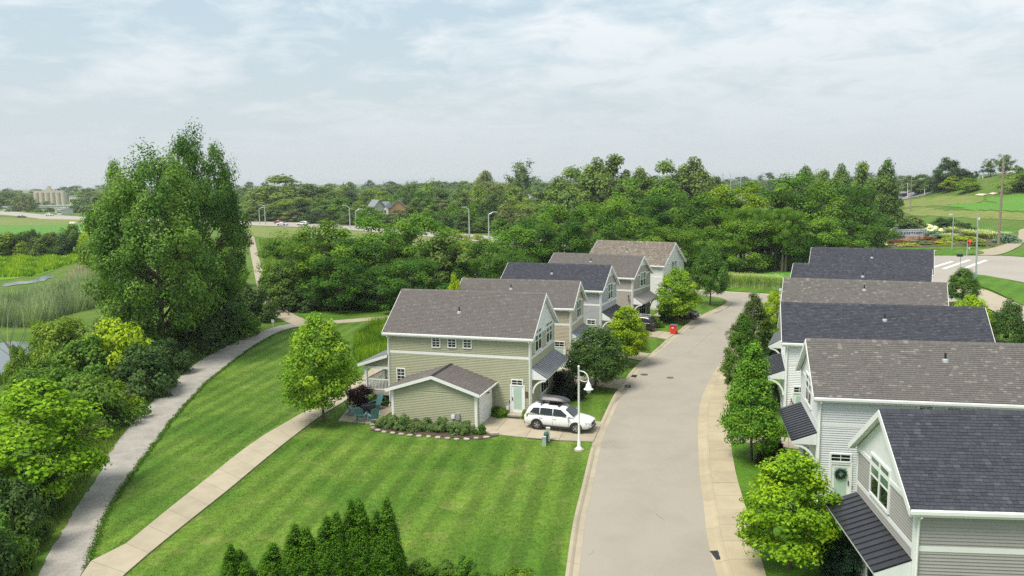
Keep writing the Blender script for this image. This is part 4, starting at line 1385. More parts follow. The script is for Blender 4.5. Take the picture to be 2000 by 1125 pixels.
# --- street and garden trees
tp('maple', (632, 822), 604, 152, 'maple2', 'light green maple standing between the concrete walk and the patio', variant=0)
tp('pear', (1163, 757), 640, 126, 'pear', 'round dark green tree on the grass behind the white street lamp', variant=0)
tp('maple', (1224, 712), 592, 92, 'bright', 'yellow green maple between the round dark tree and the red bin', variant=1)
tp('maple', (1324, 630), 519, 92, 'maple2', 'light green maple behind the red bin', variant=0, rz=2.0)
tp('pear', (1387, 596), 474, 66, 'pear2', 'dark oval tree on the grassy corner at the far end of the street', variant=1)
tp('pyramid', (1467, 900), 668, 128, (0.095, 0.24, 0.024), 'tall pyramidal green tree beside the sidewalk, nearest of its row', variant=0)
tp('pyramid', (1449, 775), 607, 76, (0.068, 0.165, 0.022), 'pyramidal green tree second back along the sidewalk', variant=1)
tp('pyramid', (1470, 695), 572, 86, (0.075, 0.125, 0.028), 'broad dark green tree third back along the sidewalk', variant=0, rz=1.2)
tp('maple', (1508, 660), 566, 50, 'bright', 'yellow green young tree against the brown roofed houses, last along the sidewalk', variant=1, rz=3)
tp('maple', (1542, 1112), 872, 216, 'maple', 'bright yellow green maple in front of the nearest grey house', variant=1, rz=0.5)
ty('maple', 888, 528, 76, 46, 'bright', 'yellow green treetop showing behind the sage green roof ridge', variant=0)
ty('pear', 1883, 524, 106, 64, 'pear2', 'dark green cone shaped tree at the edge of the road junction', variant=0)
ty('maple', 1903, 571, 78, 92, 'bright', 'yellow green tree behind the wide navy roof, beside the corner walk', variant=0)
ty('pear', 1974, 588, 66, 86, 'pear', 'dark round tree behind the wide navy roof, at the picture edge', variant=1)

# --- big cottonwoods and the thicket on the left
tree('cottonwood', (*G(320, 700)[:2], 0), 21.4, 6.5, 'cotton', 'huge paler cottonwood, the front half of the tall pair beside the gravel path', variant=0, rz=0.6)
ty('cottonwood', 382, 254, 90, 152, 'cotton2', 'tall darker cottonwood rising behind the paler one', variant=0, rz=2.9)
ty('cottonwood', 225, 318, 96, 84, 'cotton', 'cottonwood on the marsh side, lowest of the tall clump', variant=1, rz=2.4)
LB = 'thicket along the gravel path'
for (bx, by, tp_, w, c, lab) in (
        (80, 985, 735, 256, 'maple', 'large yellow green tree leaning over the near end of the gravel path'),
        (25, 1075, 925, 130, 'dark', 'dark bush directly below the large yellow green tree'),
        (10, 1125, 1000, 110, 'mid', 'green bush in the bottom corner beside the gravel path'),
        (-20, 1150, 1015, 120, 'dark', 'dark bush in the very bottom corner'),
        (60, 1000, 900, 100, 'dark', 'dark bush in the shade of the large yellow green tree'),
        (40, 1075, 970, 110, 'mid', 'low green bush touching the gravel path near its bottom end'),
        (175, 832, 712, 128, 'mid', 'broad mid green bush beside the middle of the gravel path'),
        (130, 860, 760, 110, 'mid', 'green bush directly behind the large yellow green tree'),
        (285, 765, 664, 120, 'dark', 'dark green bush where the thicket meets the tall cottonwoods'),
        (235, 740, 600, 120, 'bright', 'bright yellow green sapling in front of the tall cottonwoods'),
        (178, 758, 648, 115, 'mid', 'green bush between the pond and the bright sapling'),
        (125, 722, 625, 90, 'round3', 'light green bush beside the pond'),
        (120, 680, 610, 90, 'round3', 'light green bush at the edge of the reeds'),
        (38, 752, 668, 44, 'round3', 'small light green sapling standing in front of the pond'),
        (230, 800, 755, 80, 'olive', 'olive coloured bush at the back of the thicket'),
        (180, 865, 800, 60, 'olive', 'small olive green bush on the verge of the gravel path'),
        (300, 700, 640, 70, 'olive', 'dull olive bush under the front cottonwood'),
        (232, 812, 742, 84, 'locust3', 'small yellow green bush on the verge of the gravel path'),
        (420, 672, 560, 110, 'dark', 'dark bush at the foot of the cottonwoods by the gravel path'),
        (465, 655, 590, 90, 'mid', 'green bush by the bend of the gravel path'),
        (60, 800, 720, 100, 'mid', 'green bush behind the crown of the large yellow green tree'),
        (130, 800, 705, 90, 'pyr', 'fresh green bush between the pond bushes and the large yellow green tree'),
        (260, 710, 640, 80, 'mid', 'green bush between the bright sapling and the cottonwoods'),
        (200, 690, 618, 70, 'olive', 'olive bush on the reed side of the bright sapling'),
        (95, 770, 690, 80, 'mid', 'low green bush on the bank of the near pond'),
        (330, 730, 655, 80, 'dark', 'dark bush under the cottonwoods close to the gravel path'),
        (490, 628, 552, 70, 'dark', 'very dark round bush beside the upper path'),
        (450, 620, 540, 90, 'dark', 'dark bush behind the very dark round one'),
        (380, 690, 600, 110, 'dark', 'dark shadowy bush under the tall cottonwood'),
        (430, 560, 470, 80, 'mid', 'green bush between the cottonwoods and the upper path'),
        (200, 545, 430, 80, 'round3', 'light green sapling on the marsh side of the cottonwoods'),
        (188, 500, 418, 60, 'bright', 'yellow green tree by the golf green, left of the cottonwoods')):
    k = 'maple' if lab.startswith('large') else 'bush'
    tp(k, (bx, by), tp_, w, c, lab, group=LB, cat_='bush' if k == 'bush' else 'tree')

# bare branches at the pond
mb = MB(); g = G(28, 700)
rr = random.Random(11)
for i in range(9):
    p = Vector((rr.uniform(-0.3, 0.3), rr.uniform(-0.3, 0.3), 0)); d = Vector((rr.uniform(-0.8, 0.8), rr.uniform(-0.5, 0.5), 1.2))
    pts = [p]
    for j in range(5): d = d + Vector((rr.uniform(-0.4, 0.4), rr.uniform(-0.4, 0.4), rr.uniform(-0.1, 0.2))); p = p + d * 0.85; pts.append(p)
    mb.tube(pts, [0.06, 0.05, 0.035, 0.025, 0.015, 0.006], 5)
o = mb.build('dead_shrub', M['bark_pale']); o.location = (g.x, g.y, 0); tag(o, 'leafless grey shrub with bare branches beside the pond', 'dead shrub')

# --- hedgerow behind the marsh
for i, (x, t, w, c) in enumerate(((-10, 448, 70, 'round3'), (25, 452, 60, 'dark'), (52, 448, 60, 'mid'), (85, 458, 60, 'round'), (60, 440, 30, 'dark'), (100, 450, 50, 'olive'), (122, 455, 55, 'dark'), (140, 428, 42, 'round'), (148, 462, 60, 'dark'), (170, 470, 50, 'round'))):
    ty('bush', x, t, 205 + (i % 3) * 6, w, c, ['light green bush at the picture edge of the hedgerow behind the marsh', 'very dark hedgerow bush second from the picture edge', 'mid green hedgerow bush below the golf green', 'dull green low hedgerow bush below the golf green',
       'dark narrow treetop rising from the hedgerow', 'olive hedgerow bush before the brown bank', 'dark hedgerow bush right of the olive one', 'round bushy tree standing out above the hedgerow beside the cart path', 'darkest wide bush of the hedgerow, under the round tree', 'low bush at the cottonwood end of the hedgerow'][i],
       cat_='bush', group='hedgerow behind the marsh')

# --- the dark wood behind the houses
WG = 'trees of the dark wood behind the houses'
wood = [  # x, top, Y, width, colour, label
    (548, 520, 112, 70, 'round', 'bushy small tree at the path end of the dark wood'),
    (575, 455, 120, 110, 'locust', 'dark tree at the path end of the wood'),
    (628, 428, 117, 150, 'locust2', 'wide layered tree rising highest beside the upper path'),
    (660, 500, 110, 110, 'locust', 'low spreading dark tree behind the branch path'),
    (705, 462, 122, 120, 'locust', 'dark tree behind the left end of the sage green roof'),
    (765, 418, 128, 150, 'locust2', 'broad dark crown above the left end of the sage green ridge'),
    (735, 520, 112, 110, 'locust', 'low dark crown touching the sage green roof edge'),
    (820, 415, 134, 120, 'locust2', 'flat topped crown just above the sage green roof'),
    (800, 500, 108, 120, 'locust', 'low dark tree directly behind the sage green ridge'),
    (868, 462, 126, 110, 'round', 'dark rounded tree above the tan roof'),
    (918, 446, 140, 100, 'locust3', 'yellow tinted feathery crown above the tan roof'),
    (950, 470, 126, 100, 'locust', 'dark tree above the blue grey roof, left part'),
    (1010, 440, 138, 120, 'locust2', 'spreading tree above the blue grey roof ridge'),
    (1000, 490, 118, 90, 'locust', 'low dark crown behind the blue grey roof'),
    (1060, 425, 142, 110, 'locust', 'dark tree above the taupe roof, left part'),
    (1092, 398, 156, 130, 'locust2', 'tall layered tree above the taupe roof'),
    (1150, 408, 140, 120, 'locust', 'dark tree above the gap between taupe and white houses'),
    (1180, 386, 160, 130, 'locust2', 'tall tree behind the white house, left part'),
    (1250, 380, 165, 120, 'locust', 'dark tall tree centred behind the white house roof'),
    (1245, 420, 140, 110, 'locust2', 'nearer tree directly behind the white house ridge'),
    (1320, 392, 162, 130, 'locust', 'dark tree above the gable of the white house'),
    (1330, 440, 140, 90, 'locust2', 'shorter tree beside the gable of the white house'),
    (1385, 372, 165, 130, 'locust2', 'tree above the dark oval tree on the corner'),
    (1405, 440, 148, 90, 'locust2', 'shorter tree behind the dark oval corner tree'),
    (1450, 360, 165, 130, 'locust3', 'light topped tree above the far end of the street'),
    (1470, 420, 150, 110, 'locust2', 'lower tree behind the tall grasses, left part'),
    (1507, 336, 170, 140, 'locust2', 'highest crown of the wood, with a hooked top'),
    (1530, 420, 152, 110, 'locust', 'lower dark tree behind the tall grasses, right part'),
    (1572, 352, 172, 140, 'locust2', 'wide crown right of the highest one'),
    (1590, 420, 156, 110, 'locust2', 'lower tree behind the left end of the farthest navy roof'),
    (1640, 358, 176, 140, 'locust', 'broad dark tree behind the farthest navy roof'),
    (1655, 425, 164, 110, 'locust', 'dark low crown beside the entrance garden'),
    (1690, 400, 190, 80, 'round', 'bushy tree between the wood and the entrance garden'),
]
for x, t, Y, w, c, lab in wood:
    ty('round' if c == 'round' else 'locust', x, t, Y, w * 1.05, c, lab, group=WG, base=-0.2)
# bare trunks in view under the wood at the street's end
for i, (x, y) in enumerate(((1437, 527), (1452, 528), (1480, 530), (1503, 528), (1512, 529), (1527, 532), (1534, 532), (1545, 530), (1467, 524), (1430, 524))):
    g = G(x, y); mb = MB(); h = 7 + (i * 37 % 5)
    mb.tube([(0, 0, -0.1), (0.05, 0, h * 0.5), (0.25 - 0.1 * (i % 5), 0.1, h)], [0.20 + 0.06 * (i % 3), 0.16, 0.05], 8)
    t_ = empty('woodland_tree', (g.x, g.y, 0), 'slender tree with a dark bare trunk behind the tall ornamental grass', 'tree', 'slender trees behind the ornamental grass')
    mb.build('trunk', M['bark'], t_)
    cm = PROTO['locust'][i % 4][0]; c = link('crown', cm, t_); c.scale = (0.42, 0.42, 0.55); c.location = (0, 0, 4.2); c.color = (*LC['locust2'], 1)

# undergrowth along the foot of the wood
ug = [(545, 585, 545, 60), (585, 606, 560, 70), (640, 602, 552, 90), (700, 596, 548, 90), (760, 588, 540, 90), (530, 560, 520, 50)]
for i, (x, b, t, w) in enumerate(ug):
    tp('bush', (x, b), t, w, ['mid', 'dark', 'dark', 'dark', 'dark', 'round3'][i], ['green undergrowth bush beside the concrete of the upper path', 'dark bush at the bend of the upper path', 'dark bush at the foot of the wood, behind the light green maple', 'dark bush at the foot of the wood near the branch path',
       'dark bush at the foot of the wood beside the sage green roof', 'light green bush on the bank of the upper path'][i], cat_='bush', group='bushes at the foot of the wood')

# --- trees beyond the highway
FG = 'trees beyond the highway'
far = [
    ('round', 545, 345, 420, 120, 'round2', 'tall airy tree beyond the highway lamps'), ('round', 615, 362, 430, 90, 'round', 'round dull tree right of the tall airy one'),
    ('locust', 580, 385, 395, 80, 'locust3', 'bright green tree at the highway edge'), ('round', 645, 375, 410, 70, 'round', 'dark round tree beyond the white highway car'),
    ('round', 680, 376, 440, 60, 'dark', 'dark conical tree behind the highway lamp'), ('willow', 712, 402, 372, 50, 'willow', 'silver grey willow beside the highway'),
    ('round', 720, 372, 450, 60, 'round3', 'light green round tree left of the grey gable house'), ('poplar', 803, 360, 420, 34, 'round', 'narrow dark tree in front of the brick gable'),
    ('willow', 840, 354, 440, 62, 'round2', 'pale green tree right of the brick gable'), ('round', 880, 392, 400, 70, 'olive', 'olive tree below the wide grey roof'),
    ('round', 850, 398, 385, 60, 'olive', 'low olive tree beyond the wood'), ('round', 945, 338, 430, 64, 'olive', 'tall olive tree with a pointed top'), ('poplar', 1017, 325, 400, 56, 'round', 'sparse vase shaped tree standing above the skyline'),
    ('round', 975, 360, 400, 80, 'olive', 'olive tree left of the sparse vase shaped one'), ('willow', 1000, 362, 380, 70, 'olive', 'droopy olive tree below the sparse one'), ('round', 920, 390, 400, 60, 'dark', 'dark tree behind the two highway lamps'),
    ('round', 555, 400, 400, 70, 'round', 'dark tree behind the pair of lamps near the cottonwood'), ('round', 505, 372, 430, 60, 'round2', 'tree between the cottonwood and the pair of lamps'),
    ('round', 1115, 330, 300, 90, 'round2', 'tall rounded tree above the taupe roof skyline'), ('round', 1165, 315, 290, 90, 'round2', 'broad skyline tree over the white house, left part'), ('round', 1205, 304, 285, 90, 'round', 'highest skyline tree over the white house'),
    ('round', 1255, 335, 270, 80, 'round2', 'skyline tree over the white house, right part'), ('round', 1300, 318, 290, 80, 'round2', 'skyline tree left of the wide pale one'), ('round', 1355, 314, 290, 100, 'round2', 'wide pale skyline tree above the end of the street'),
    ('round', 1060, 375, 330, 90, 'round', 'mid green tree behind the wood, above the taupe roof'), ('round', 1090, 350, 310, 80, 'round2', 'tree left of the tall rounded skyline one'), ('locust', 1035, 395, 300, 80, 'locust3', 'bright tree behind the wood, above the blue grey roof'),
    ('round', 1230, 350, 260, 90, 'locust2', 'green tree below the highest skyline tree'), ('round', 1300, 360, 240, 90, 'locust2', 'green tree behind the wood, right of the white house'), ('round', 1400, 345, 330, 60, 'round', 'small skyline tree right of the wide pale one'),
    ('round', 1570, 330, 330, 60, 'round', 'round skyline tree right of the highest wood crown'), ('round', 1605, 335, 300, 60, 'round2', 'pale skyline tree near the junction side'), ('round', 1645, 326, 280, 56, 'round2', 'skyline tree left of the tall pair at the hill'),
    ('round', 1690, 318, 236, 66, 'round2', 'tall light tree at the edge of the hill meadow'), ('round', 1730, 320, 240, 62, 'round', 'tall dark tree at the edge of the hill meadow'), ('round', 1712, 352, 225, 80, 'round', 'lower tree under the tall pair at the hill meadow'),
]
mid_names = ['left of the silver willow', 'under the grey gable house', 'under the brick gable', 'right of the brick gable', 'under the long grey roof', 'near the sparse skyline tree']
rm = random.Random(77)
for i in range(44):
    x = 500 + 545 * (i + rm.uniform(-0.4, 0.4)) / 44
    hz = HORIZON - ROLL * (x - 1000)
    row = i % 3
    hy = float(np.interp(x, (500, 600, 700, 850, 1000, 1200), (433, 436, 441.5, 452, 465, 476)))
    Y = CAM_H * FPX / (hy - hz) + (8, 28, 120)[row] + rm.uniform(-2, 8)
    top = hz + (0.62, 0.42, 0.0)[row] * (hy - hz) + (0, 0, 14)[row] + rm.uniform(-5, 6)
    if 722 < x < 800 and row < 2: top += 14
    where = mid_names[min(5, int((x - 500) / 91))]
    far.append((('round', 'round', 'willow')[rm.randrange(3)] if row else 'round', x, top, Y, rm.uniform(44, 62), rm.choice(['round', 'round2', 'olive', 'round3', 'dark', 'locust2']), ('front row tree past the highway ', 'second row tree past the highway ', 'back row tree past the highway ')[row] + where))
for k, x, t, Y, w, c, lab in far: ty(k, x, t, Y, w, c, lab, group=FG)

# hill trees on the right (stand on the slope)


def th(kind, x, by, t, w, col, lab, Y=None, **kw):
    g = Gt(x, by)
    H = atY(x, t, g.y).z - g.z
    return tree(kind, (g.x, g.y, g.z - 0.2), H, 0.5 * w / FPX * g.y, col, lab, **kw)


HG = 'trees around the hill meadow'
for a_ in (('round', 1850, 372, 305, 62, 'dark', 'tall dark tree on the hill, with a pale upper crown'), ('round', 1832, 374, 328, 50, 'dark', 'dark tree on the hill left of the tall one'), ('round', 1880, 366, 328, 60, 'dark', 'dark bush right of the tall hill tree'),
           ('round', 1800, 378, 338, 56, 'round', 'tree at the sandy bank beside the parking lot'), ('round', 1778, 376, 341, 36, 'round', 'small tree behind the parking lot'), ('maple', 1858, 374, 341, 46, 'bright', 'yellow green tree on the hill slope, left of the pair'),
           ('maple', 1890, 376, 345, 52, 'locust3', 'yellow green tree on the hill slope, right of the pair'), ('poplar', 1935, 345, 310, 34, 'round', 'airy tree on the hill crest beside the blue shelter'), ('poplar', 1962, 345, 302, 36, 'round', 'airy tree on the hill crest behind the tall pole'),
           ('round', 1985, 374, 322, 60, 'round3', 'green tree at the picture edge of the hill'), ('round', 2010, 374, 340, 60, 'dark', 'dark tree at the very picture edge of the hill'), ('far', 1904, 346, 332, 16, 'dark', 'tiny dark tree on the hill crest')):
    th(*a_, group=HG)
# --- distant tree line
DG = 'distant trees on the skyline'
rr = random.Random(21)
n_d = 0
for row, (Y0, Y1, n, dt) in enumerate(((560, 640, 34, 10), (700, 860, 44, 3), (950, 1200, 50, -1))):
    for i in range(n):
        x = -30 + (2000 if row == 0 else 1860) * (i + rr.uniform(-0.3, 0.3)) / n
        if 60 < x < 150 and row < 2: continue
        hz = HORIZON - ROLL * (x - 1000)
        top = hz + dt + rr.uniform(-5, 7)
        if x > 1700: top += 8
        Y = rr.uniform(Y0, Y1)
        ty('far', x, top, Y, rr.uniform(38, 70) * (1.0 if row == 0 else 0.8), rr.choice(['round', 'round2', 'dark', 'round', 'olive' if row == 0 else 'dark']), 'distant hazy skyline tree ' + next(n for lim, n in ((80, 'left of the grain silos'), (480, 'behind the cottonwoods and silos'), (720, 'right of the cottonwoods, over the highway cars'), (860, 'over the brick gable house'), (1010, 'over the long grey roofed house'), (1220, 'over the taupe and white houses'), (1450, 'over the far end of the street'), (2100, 'over the wood beside the hill')) if x < lim), group=DG, name='distant_tree')
for x, t, Y, w, lab in ((10, 374, 700, 60, 'hazy dark tree left of the grain silos'), (45, 380, 720, 50, 'hazy tree beside the grain silos'), (153, 388, 560, 36, 'dark round tree in front of the silos, right end'), (62, 398, 600, 30, 'tree left of the low white buildings'), (88, 405, 590, 36, 'low tree before the white buildings'),
                        (172, 370, 800, 40, 'hazy blue tree right of the silos'), (93, 392, 680, 24, 'bush at the foot of the silos'), (124, 416, 560, 16, 'small round tree beside the white building'), (25, 403, 610, 26, 'pale tree by the low white shed')):
    ty('far', x, t, Y, w, 'round', lab, group='trees around the silos', name='distant_tree')

# a far wood that closes the gaps: one mass of leaf clumps
rg = np.random.default_rng(33)
nC = 1500
X = rg.uniform(-900, 760, nC); Yc = rg.uniform(480, 1300, nC)
keep = ~((X / Yc < -0.50) & (Yc < 800)) & ~((X / Yc > 0.44)); X, Yc = X[keep], Yc[keep]; nC = len(X)
Z = rg.uniform(2, 9, nC) + (rg.random(nC) ** 3) * 4
k = 34
ci = np.repeat(np.arange(nC), k)
d = rg.normal(size=(nC * k, 3)); d /= np.linalg.norm(d, axis=1, keepdims=True)
P_ = np.stack([X, Yc, Z], 1)[ci] + d * np.array([7, 7, 4.0]) * (rg.random(nC * k) ** 0.4)[:, None]
P_[:, 2] = np.maximum(P_[:, 2], 0.3)
Nn = d + np.array([0, 0, 0.9]); Nn /= np.linalg.norm(Nn, axis=1, keepdims=True)
V_, F_ = leaf_quads(P_, Nn, 1.9 * (0.7 + 0.6 * rg.random(nC * k)), rg, 0.8)
o = link('far_woodland', mesh_np('far_woodland', V_, F_, M['leaf'], np.repeat(rg.random(nC)[ci], 4)), kind='stuff', color=LC['round'])
tag(o, 'hazy far woodland filling the plain below the skyline', 'woodland')


# ------------------------------------------------------------------ cars
def loft(mb, stations):
    """stations: list of (x, [(y, z), ...] half section from bottom centre to top centre); mirrored"""
    n = None; rings = []
    for x, hs in stations:
        full = hs + [(-y, z) for y, z in hs[-2:0:-1]]
        n = len(full); rings.append([(x, y, z) for y, z in full])
    b = []
    for r in rings: b.append(len(mb.v)); mb.add(r, [])
    for i in range(len(rings) - 1):
        for k in range(n):
            mb.f.append([b[i] + k, b[i] + (k + 1) % n, b[i + 1] + (k + 1) % n, b[i + 1] + k])
    mb.f.append([b[0] + k for k in range(n)][::-1]); mb.f.append([b[-1] + k for k in range(n)])


def make_car(label, loc, rz, color, group=None, box=False, suv=True, scale=1.0):
    """car pointing along +x, 4.9 m long: body, glasshouse, windows, doors, wheels, lamps"""
    root = empty('parked_car' if not group else 'car', loc, label, 'car', group, rz)
    root.scale = (scale,) * 3
    Lh, hw = 2.45, 0.93
    belt, roof = (1.08, 1.72) if suv else (0.92, 1.42)
    body = MB()
    st = []
    prof = [(-2.45, 0.42, 0.95, 0.80), (-2.40, 0.34, 1.04, 0.88), (-2.2, 0.30, belt, 0.92), (-1.5, 0.27, belt + 0.01, hw), (-0.5, 0.26, belt, hw + 0.01), (0.5, 0.26, belt - 0.02, hw + 0.01), (1.05, 0.26, belt - 0.03, hw),
            (1.5, 0.27, belt - 0.09, hw - 0.005), (2.0, 0.29, belt - 0.17, hw - 0.03), (2.28, 0.32, belt - 0.26, hw - 0.12), (2.42, 0.36, 0.76, hw - 0.25), (2.46, 0.42, 0.66, hw - 0.32)]
    for x, zl, zt, w in prof:
        zm = (zl + zt) / 2
        st.append((x, [(0, zl), (w * 0.82, zl), (w * 0.97, zl + 0.10), (w * 1.0, zm), (w * 0.985, zt - 0.12), (w * 0.93, zt - 0.02), (w * 0.70, zt + 0.015), (0, zt + 0.04)]))
    loft(body, st)
    b_ = link('body', body.mesh('body', M['paint'], True), root, color=color)
    # glasshouse (painted roof and pillars)
    gh = MB(); st = []
    cabin = [(-2.32, belt - 0.03, belt + 0.12, 0.80), (-2.12, belt - 0.03, roof - 0.16, 0.74), (-1.85, belt - 0.03, roof - 0.03, 0.71), (-1.0, belt - 0.03, roof, 0.70), (-0.1, belt - 0.03, roof, 0.70), (0.35, belt - 0.03, roof - 0.05, 0.69), (0.62, belt - 0.04, roof - 0.17, 0.69), (1.30, belt - 0.08, belt + 0.03, 0.74)]
    if not suv: cabin = [(-2.0, belt - 0.03, belt + 0.06, 0.74), (-1.35, belt - 0.03, roof - 0.08, 0.66), (-0.9, belt - 0.03, roof, 0.65), (-0.1, belt - 0.03, roof, 0.65), (0.2, belt - 0.03, roof - 0.06, 0.65), (0.5, belt - 0.04, roof - 0.18, 0.66), (1.2, belt - 0.08, belt + 0.03, 0.72)]
    for x, zl, zt, w in cabin:
        st.append((x, [(0, zl), (0.89, zl), (0.89 - (0.89 - w) * 0.5, (zl + zt) / 2), (w, zt - 0.07), (w - 0.07, zt - 0.015), (0, zt + 0.02)]))
    loft(gh, st)
    link('roof', gh.mesh('roof', M['paint'], True), root, color=color)

    def yo(z, x=0): return 0.89 - (0.89 - 0.70) * (z - belt) / (roof - belt - 0.07) + 0.006
    zb_, zt_ = belt + 0.04, roof - 0.13
    sets = [[(-2.0, zb_ + 0.10), (-1.28, zb_), (-1.28, zt_), (-1.75, zt_ - 0.04)], [(-1.22, zb_), (-0.30, zb_), (-0.30, zt_), (-1.22, zt_)], [(-0.24, zb_), (0.98, zb_), (0.62, zb_ + 0.22), (0.30, zt_ - 0.02), (-0.24, zt_)]]
    if not suv: sets = [[(-1.55, zb_), (-0.55, zb_), (-0.55, zt_), (-1.05, zt_ - 0.03)], [(-0.48, zb_), (0.85, zb_), (0.35, zt_ - 0.05), (-0.48, zt_)]]
    for s in (1, -1):
        for q in sets:
            mb = MB(); mb.prism([(x, s * yo(z), z) for x, z in q], (0, s * 0.012, 0)); mb.build('side_window', M['glass_car'], root)
        mb = MB()
        for x in (-1.25, -0.27, 0.92):
            mb.box((x - 0.006, s * 0.934 - 0.006, 0.42), (x + 0.006, s * 0.934 + 0.006, belt - 0.1))
        mb.build('door_gap', M['trim_black'], root)
        for x in (-1.12, -0.12):
            mb = MB(); mb.box((x - 0.1, s * 0.955 - 0.018, belt - 0.16), (x + 0.1, s * 0.955 + 0.018, belt - 0.12)); link('door_handle', mb.mesh('door_handle', M['paint']), root, color=color)
        mb = MB(); mb.box((-1.1, s * 0.92 - 0.03, 0.26), (1.15, s * 0.92 + 0.03, 0.40)); mb.build('sill', M['trim_black'], root)
        mb = MB(); mb.obox((0.80, s * 0.92, belt + 0.02), (0.14, 0, 0), (0.02, s * 0.2, 0), (0, 0, 0.15)); link('wing_mirror', mb.mesh('wing_mirror', M['paint']), root, color=color)
        mb = MB(); mb.prism([(2.12, s * 0.80, 0.70), (2.40, s * 0.58, 0.66), (2.36, s * 0.58, 0.77), (2.05, s * 0.82, 0.83)], (0.07, s * 0.06, 0.0)); mb.build('headlight', M['lens'], root)
        mb = MB(); mb.prism([(-2.36, s * 0.60, 0.92), (-2.16, s * 0.925, 0.92), (-2.10, s * 0.925, 1.05), (-2.34, s * 0.60, 1.05)], (-0.07, s * 0.02, 0)); mb.build('tail_light', M['red_light'], root)
        if suv:
            mb = MB(); mb.tube([(-1.8, s * 0.62, roof - 0.01), (-1.7, s * 0.62, roof + 0.07), (0.05, s * 0.62, roof + 0.07), (0.2, s * 0.62, roof - 0.03)], 0.022, 6); mb.build('roof_rail', M['galv'], root)
    # screens
    w0, w1 = (0.66, 0.76) if suv else (0.62, 0.72)
    x0, z0, x1, z1 = (0.62, roof - 0.15, 1.26, belt + 0.06) if suv else (0.5, roof - 0.16, 1.14, belt + 0.06)
    mb = MB(); mb.prism([(x0, -w0 + 0.03, z0 + 0.02), (x0, w0 - 0.03, z0 + 0.02), (x1, w1 - 0.02, z1), (x1, -w1 + 0.02, z1)], (0.03, 0, 0.028)); mb.build('windscreen', M['glass_car'], root)
    if suv: mb = MB(); mb.prism([(-2.10, -0.62, roof - 0.17), (-2.10, 0.62, roof - 0.17), (-2.29, 0.70, belt + 0.10), (-2.29, -0.70, belt + 0.10)], (-0.035, 0, 0.02)); mb.build('rear_window', M['glass_car'], root)
    else: mb = MB(); mb.prism([(-1.37, -0.58, roof - 0.09), (-1.37, 0.58, roof - 0.09), (-1.95, 0.66, belt + 0.06), (-1.95, -0.66, belt + 0.06)], (-0.02, 0, 0.03)); mb.build('rear_window', M['glass_car'], root)
    if suv: mb = MB(); mb.box((-0.75, -0.40, roof + 0.018), (0.18, 0.40, roof + 0.032)); mb.build('sunroof', M['glass_car'], root)
    mb = MB(); mb.box((2.40, -0.42, 0.50), (2.475, 0.42, 0.72)); mb.build('grille', M['trim_black'], root)
    mb = MB(); mb.box((2.30, -0.70, 0.27), (2.47, 0.70, 0.40)); mb.box((-2.49, -0.75, 0.34), (-2.38, 0.75, 0.56)); mb.build('bumper', M['trim_black'], root)
    for x in (-1.45, 1.45):
        for s in (1, -1):
            mb = MB(); y0 = s * 0.66
            pr = [(0.24, 0), (0.335, 0.0), (0.365, 0.03), (0.365, 0.22), (0.335, 0.255), (0.24, 0.255)]
            mb.T = lambda p, s=s, x=x: Vector((x + p.x, s * (0.695 + p.z), 0.365 + p.y))
            mb.lathe(pr, 18); t_ = mb.build('tyre', M['rubber'], root)
            mb = MB(lambda p, s=s, x=x: Vector((x + p.x, s * (0.695 + p.z), 0.365 + p.y)))
            mb.lathe([(0.245, 0.20), (0.245, 0.245), (0.21, 0.258), (0.20, 0.215)], 18)
            for k in range(5):
                a = k * 2 * math.pi / 5
                for da in (-0.13, 0.13):
                    ca, sa = math.cos(a + da), math.sin(a + da)
                    mb.obox((ca * 0.04 - sa * 0.016, sa * 0.04 + ca * 0.016, 0.225), (ca * 0.18, sa * 0.18, 0), (sa * 0.032, -ca * 0.032, 0), (0, 0, 0.032))
            mb.lathe([(0.06, 0.2), (0.06, 0.262), (0.03, 0.27)], 10)
            mb.build('rim', M['alloy'], t_)
            mb = MB(lambda p, s=s, x=x: Vector((x + p.x, s * (0.80 + p.z), 0.365 + p.y)))
            ring = [(0.37, 0.0), (0.455, 0.0), (0.455, 0.150), (0.37, 0.150)]
            vs, fs = [], []
            nn = 14
            for i in range(nn + 1):
                a = math.pi * (i / nn) * 1.14 - 0.07 * math.pi
                for r_, z_ in ring: vs.append((r_ * math.cos(a), r_ * math.sin(a), z_))
            for i in range(nn):
                for k in range(4): fs.append((i * 4 + k, i * 4 + (k + 1) % 4, i * 4 + 4 + (k + 1) % 4, i * 4 + 4 + k))
            mb.add(vs, fs); mb.build('wheel_arch', M['trim_black'], root)
            mb = MB(lambda p, s=s, x=x: Vector((x + p.x, s * (0.60 + p.z), 0.365 + p.y)))
            mb.lathe([(0.0, 0.28), (0.40, 0.28), (0.42, 0.335), (0.0, 0.336)], 16); mb.build('wheel_well', M['black'], root)
    return root


pA, pB = G(1047, 851), G(1140, 858)
ang = math.atan2(*(G(1159, 862) - G(1040, 849)).yx)
c0 = G(1094, 838)
car = make_car('white estate car with a black roof box on the driveway of the sage green house', (c0.x, c0.y, 0.095), ang, (0.80, 0.81, 0.80))
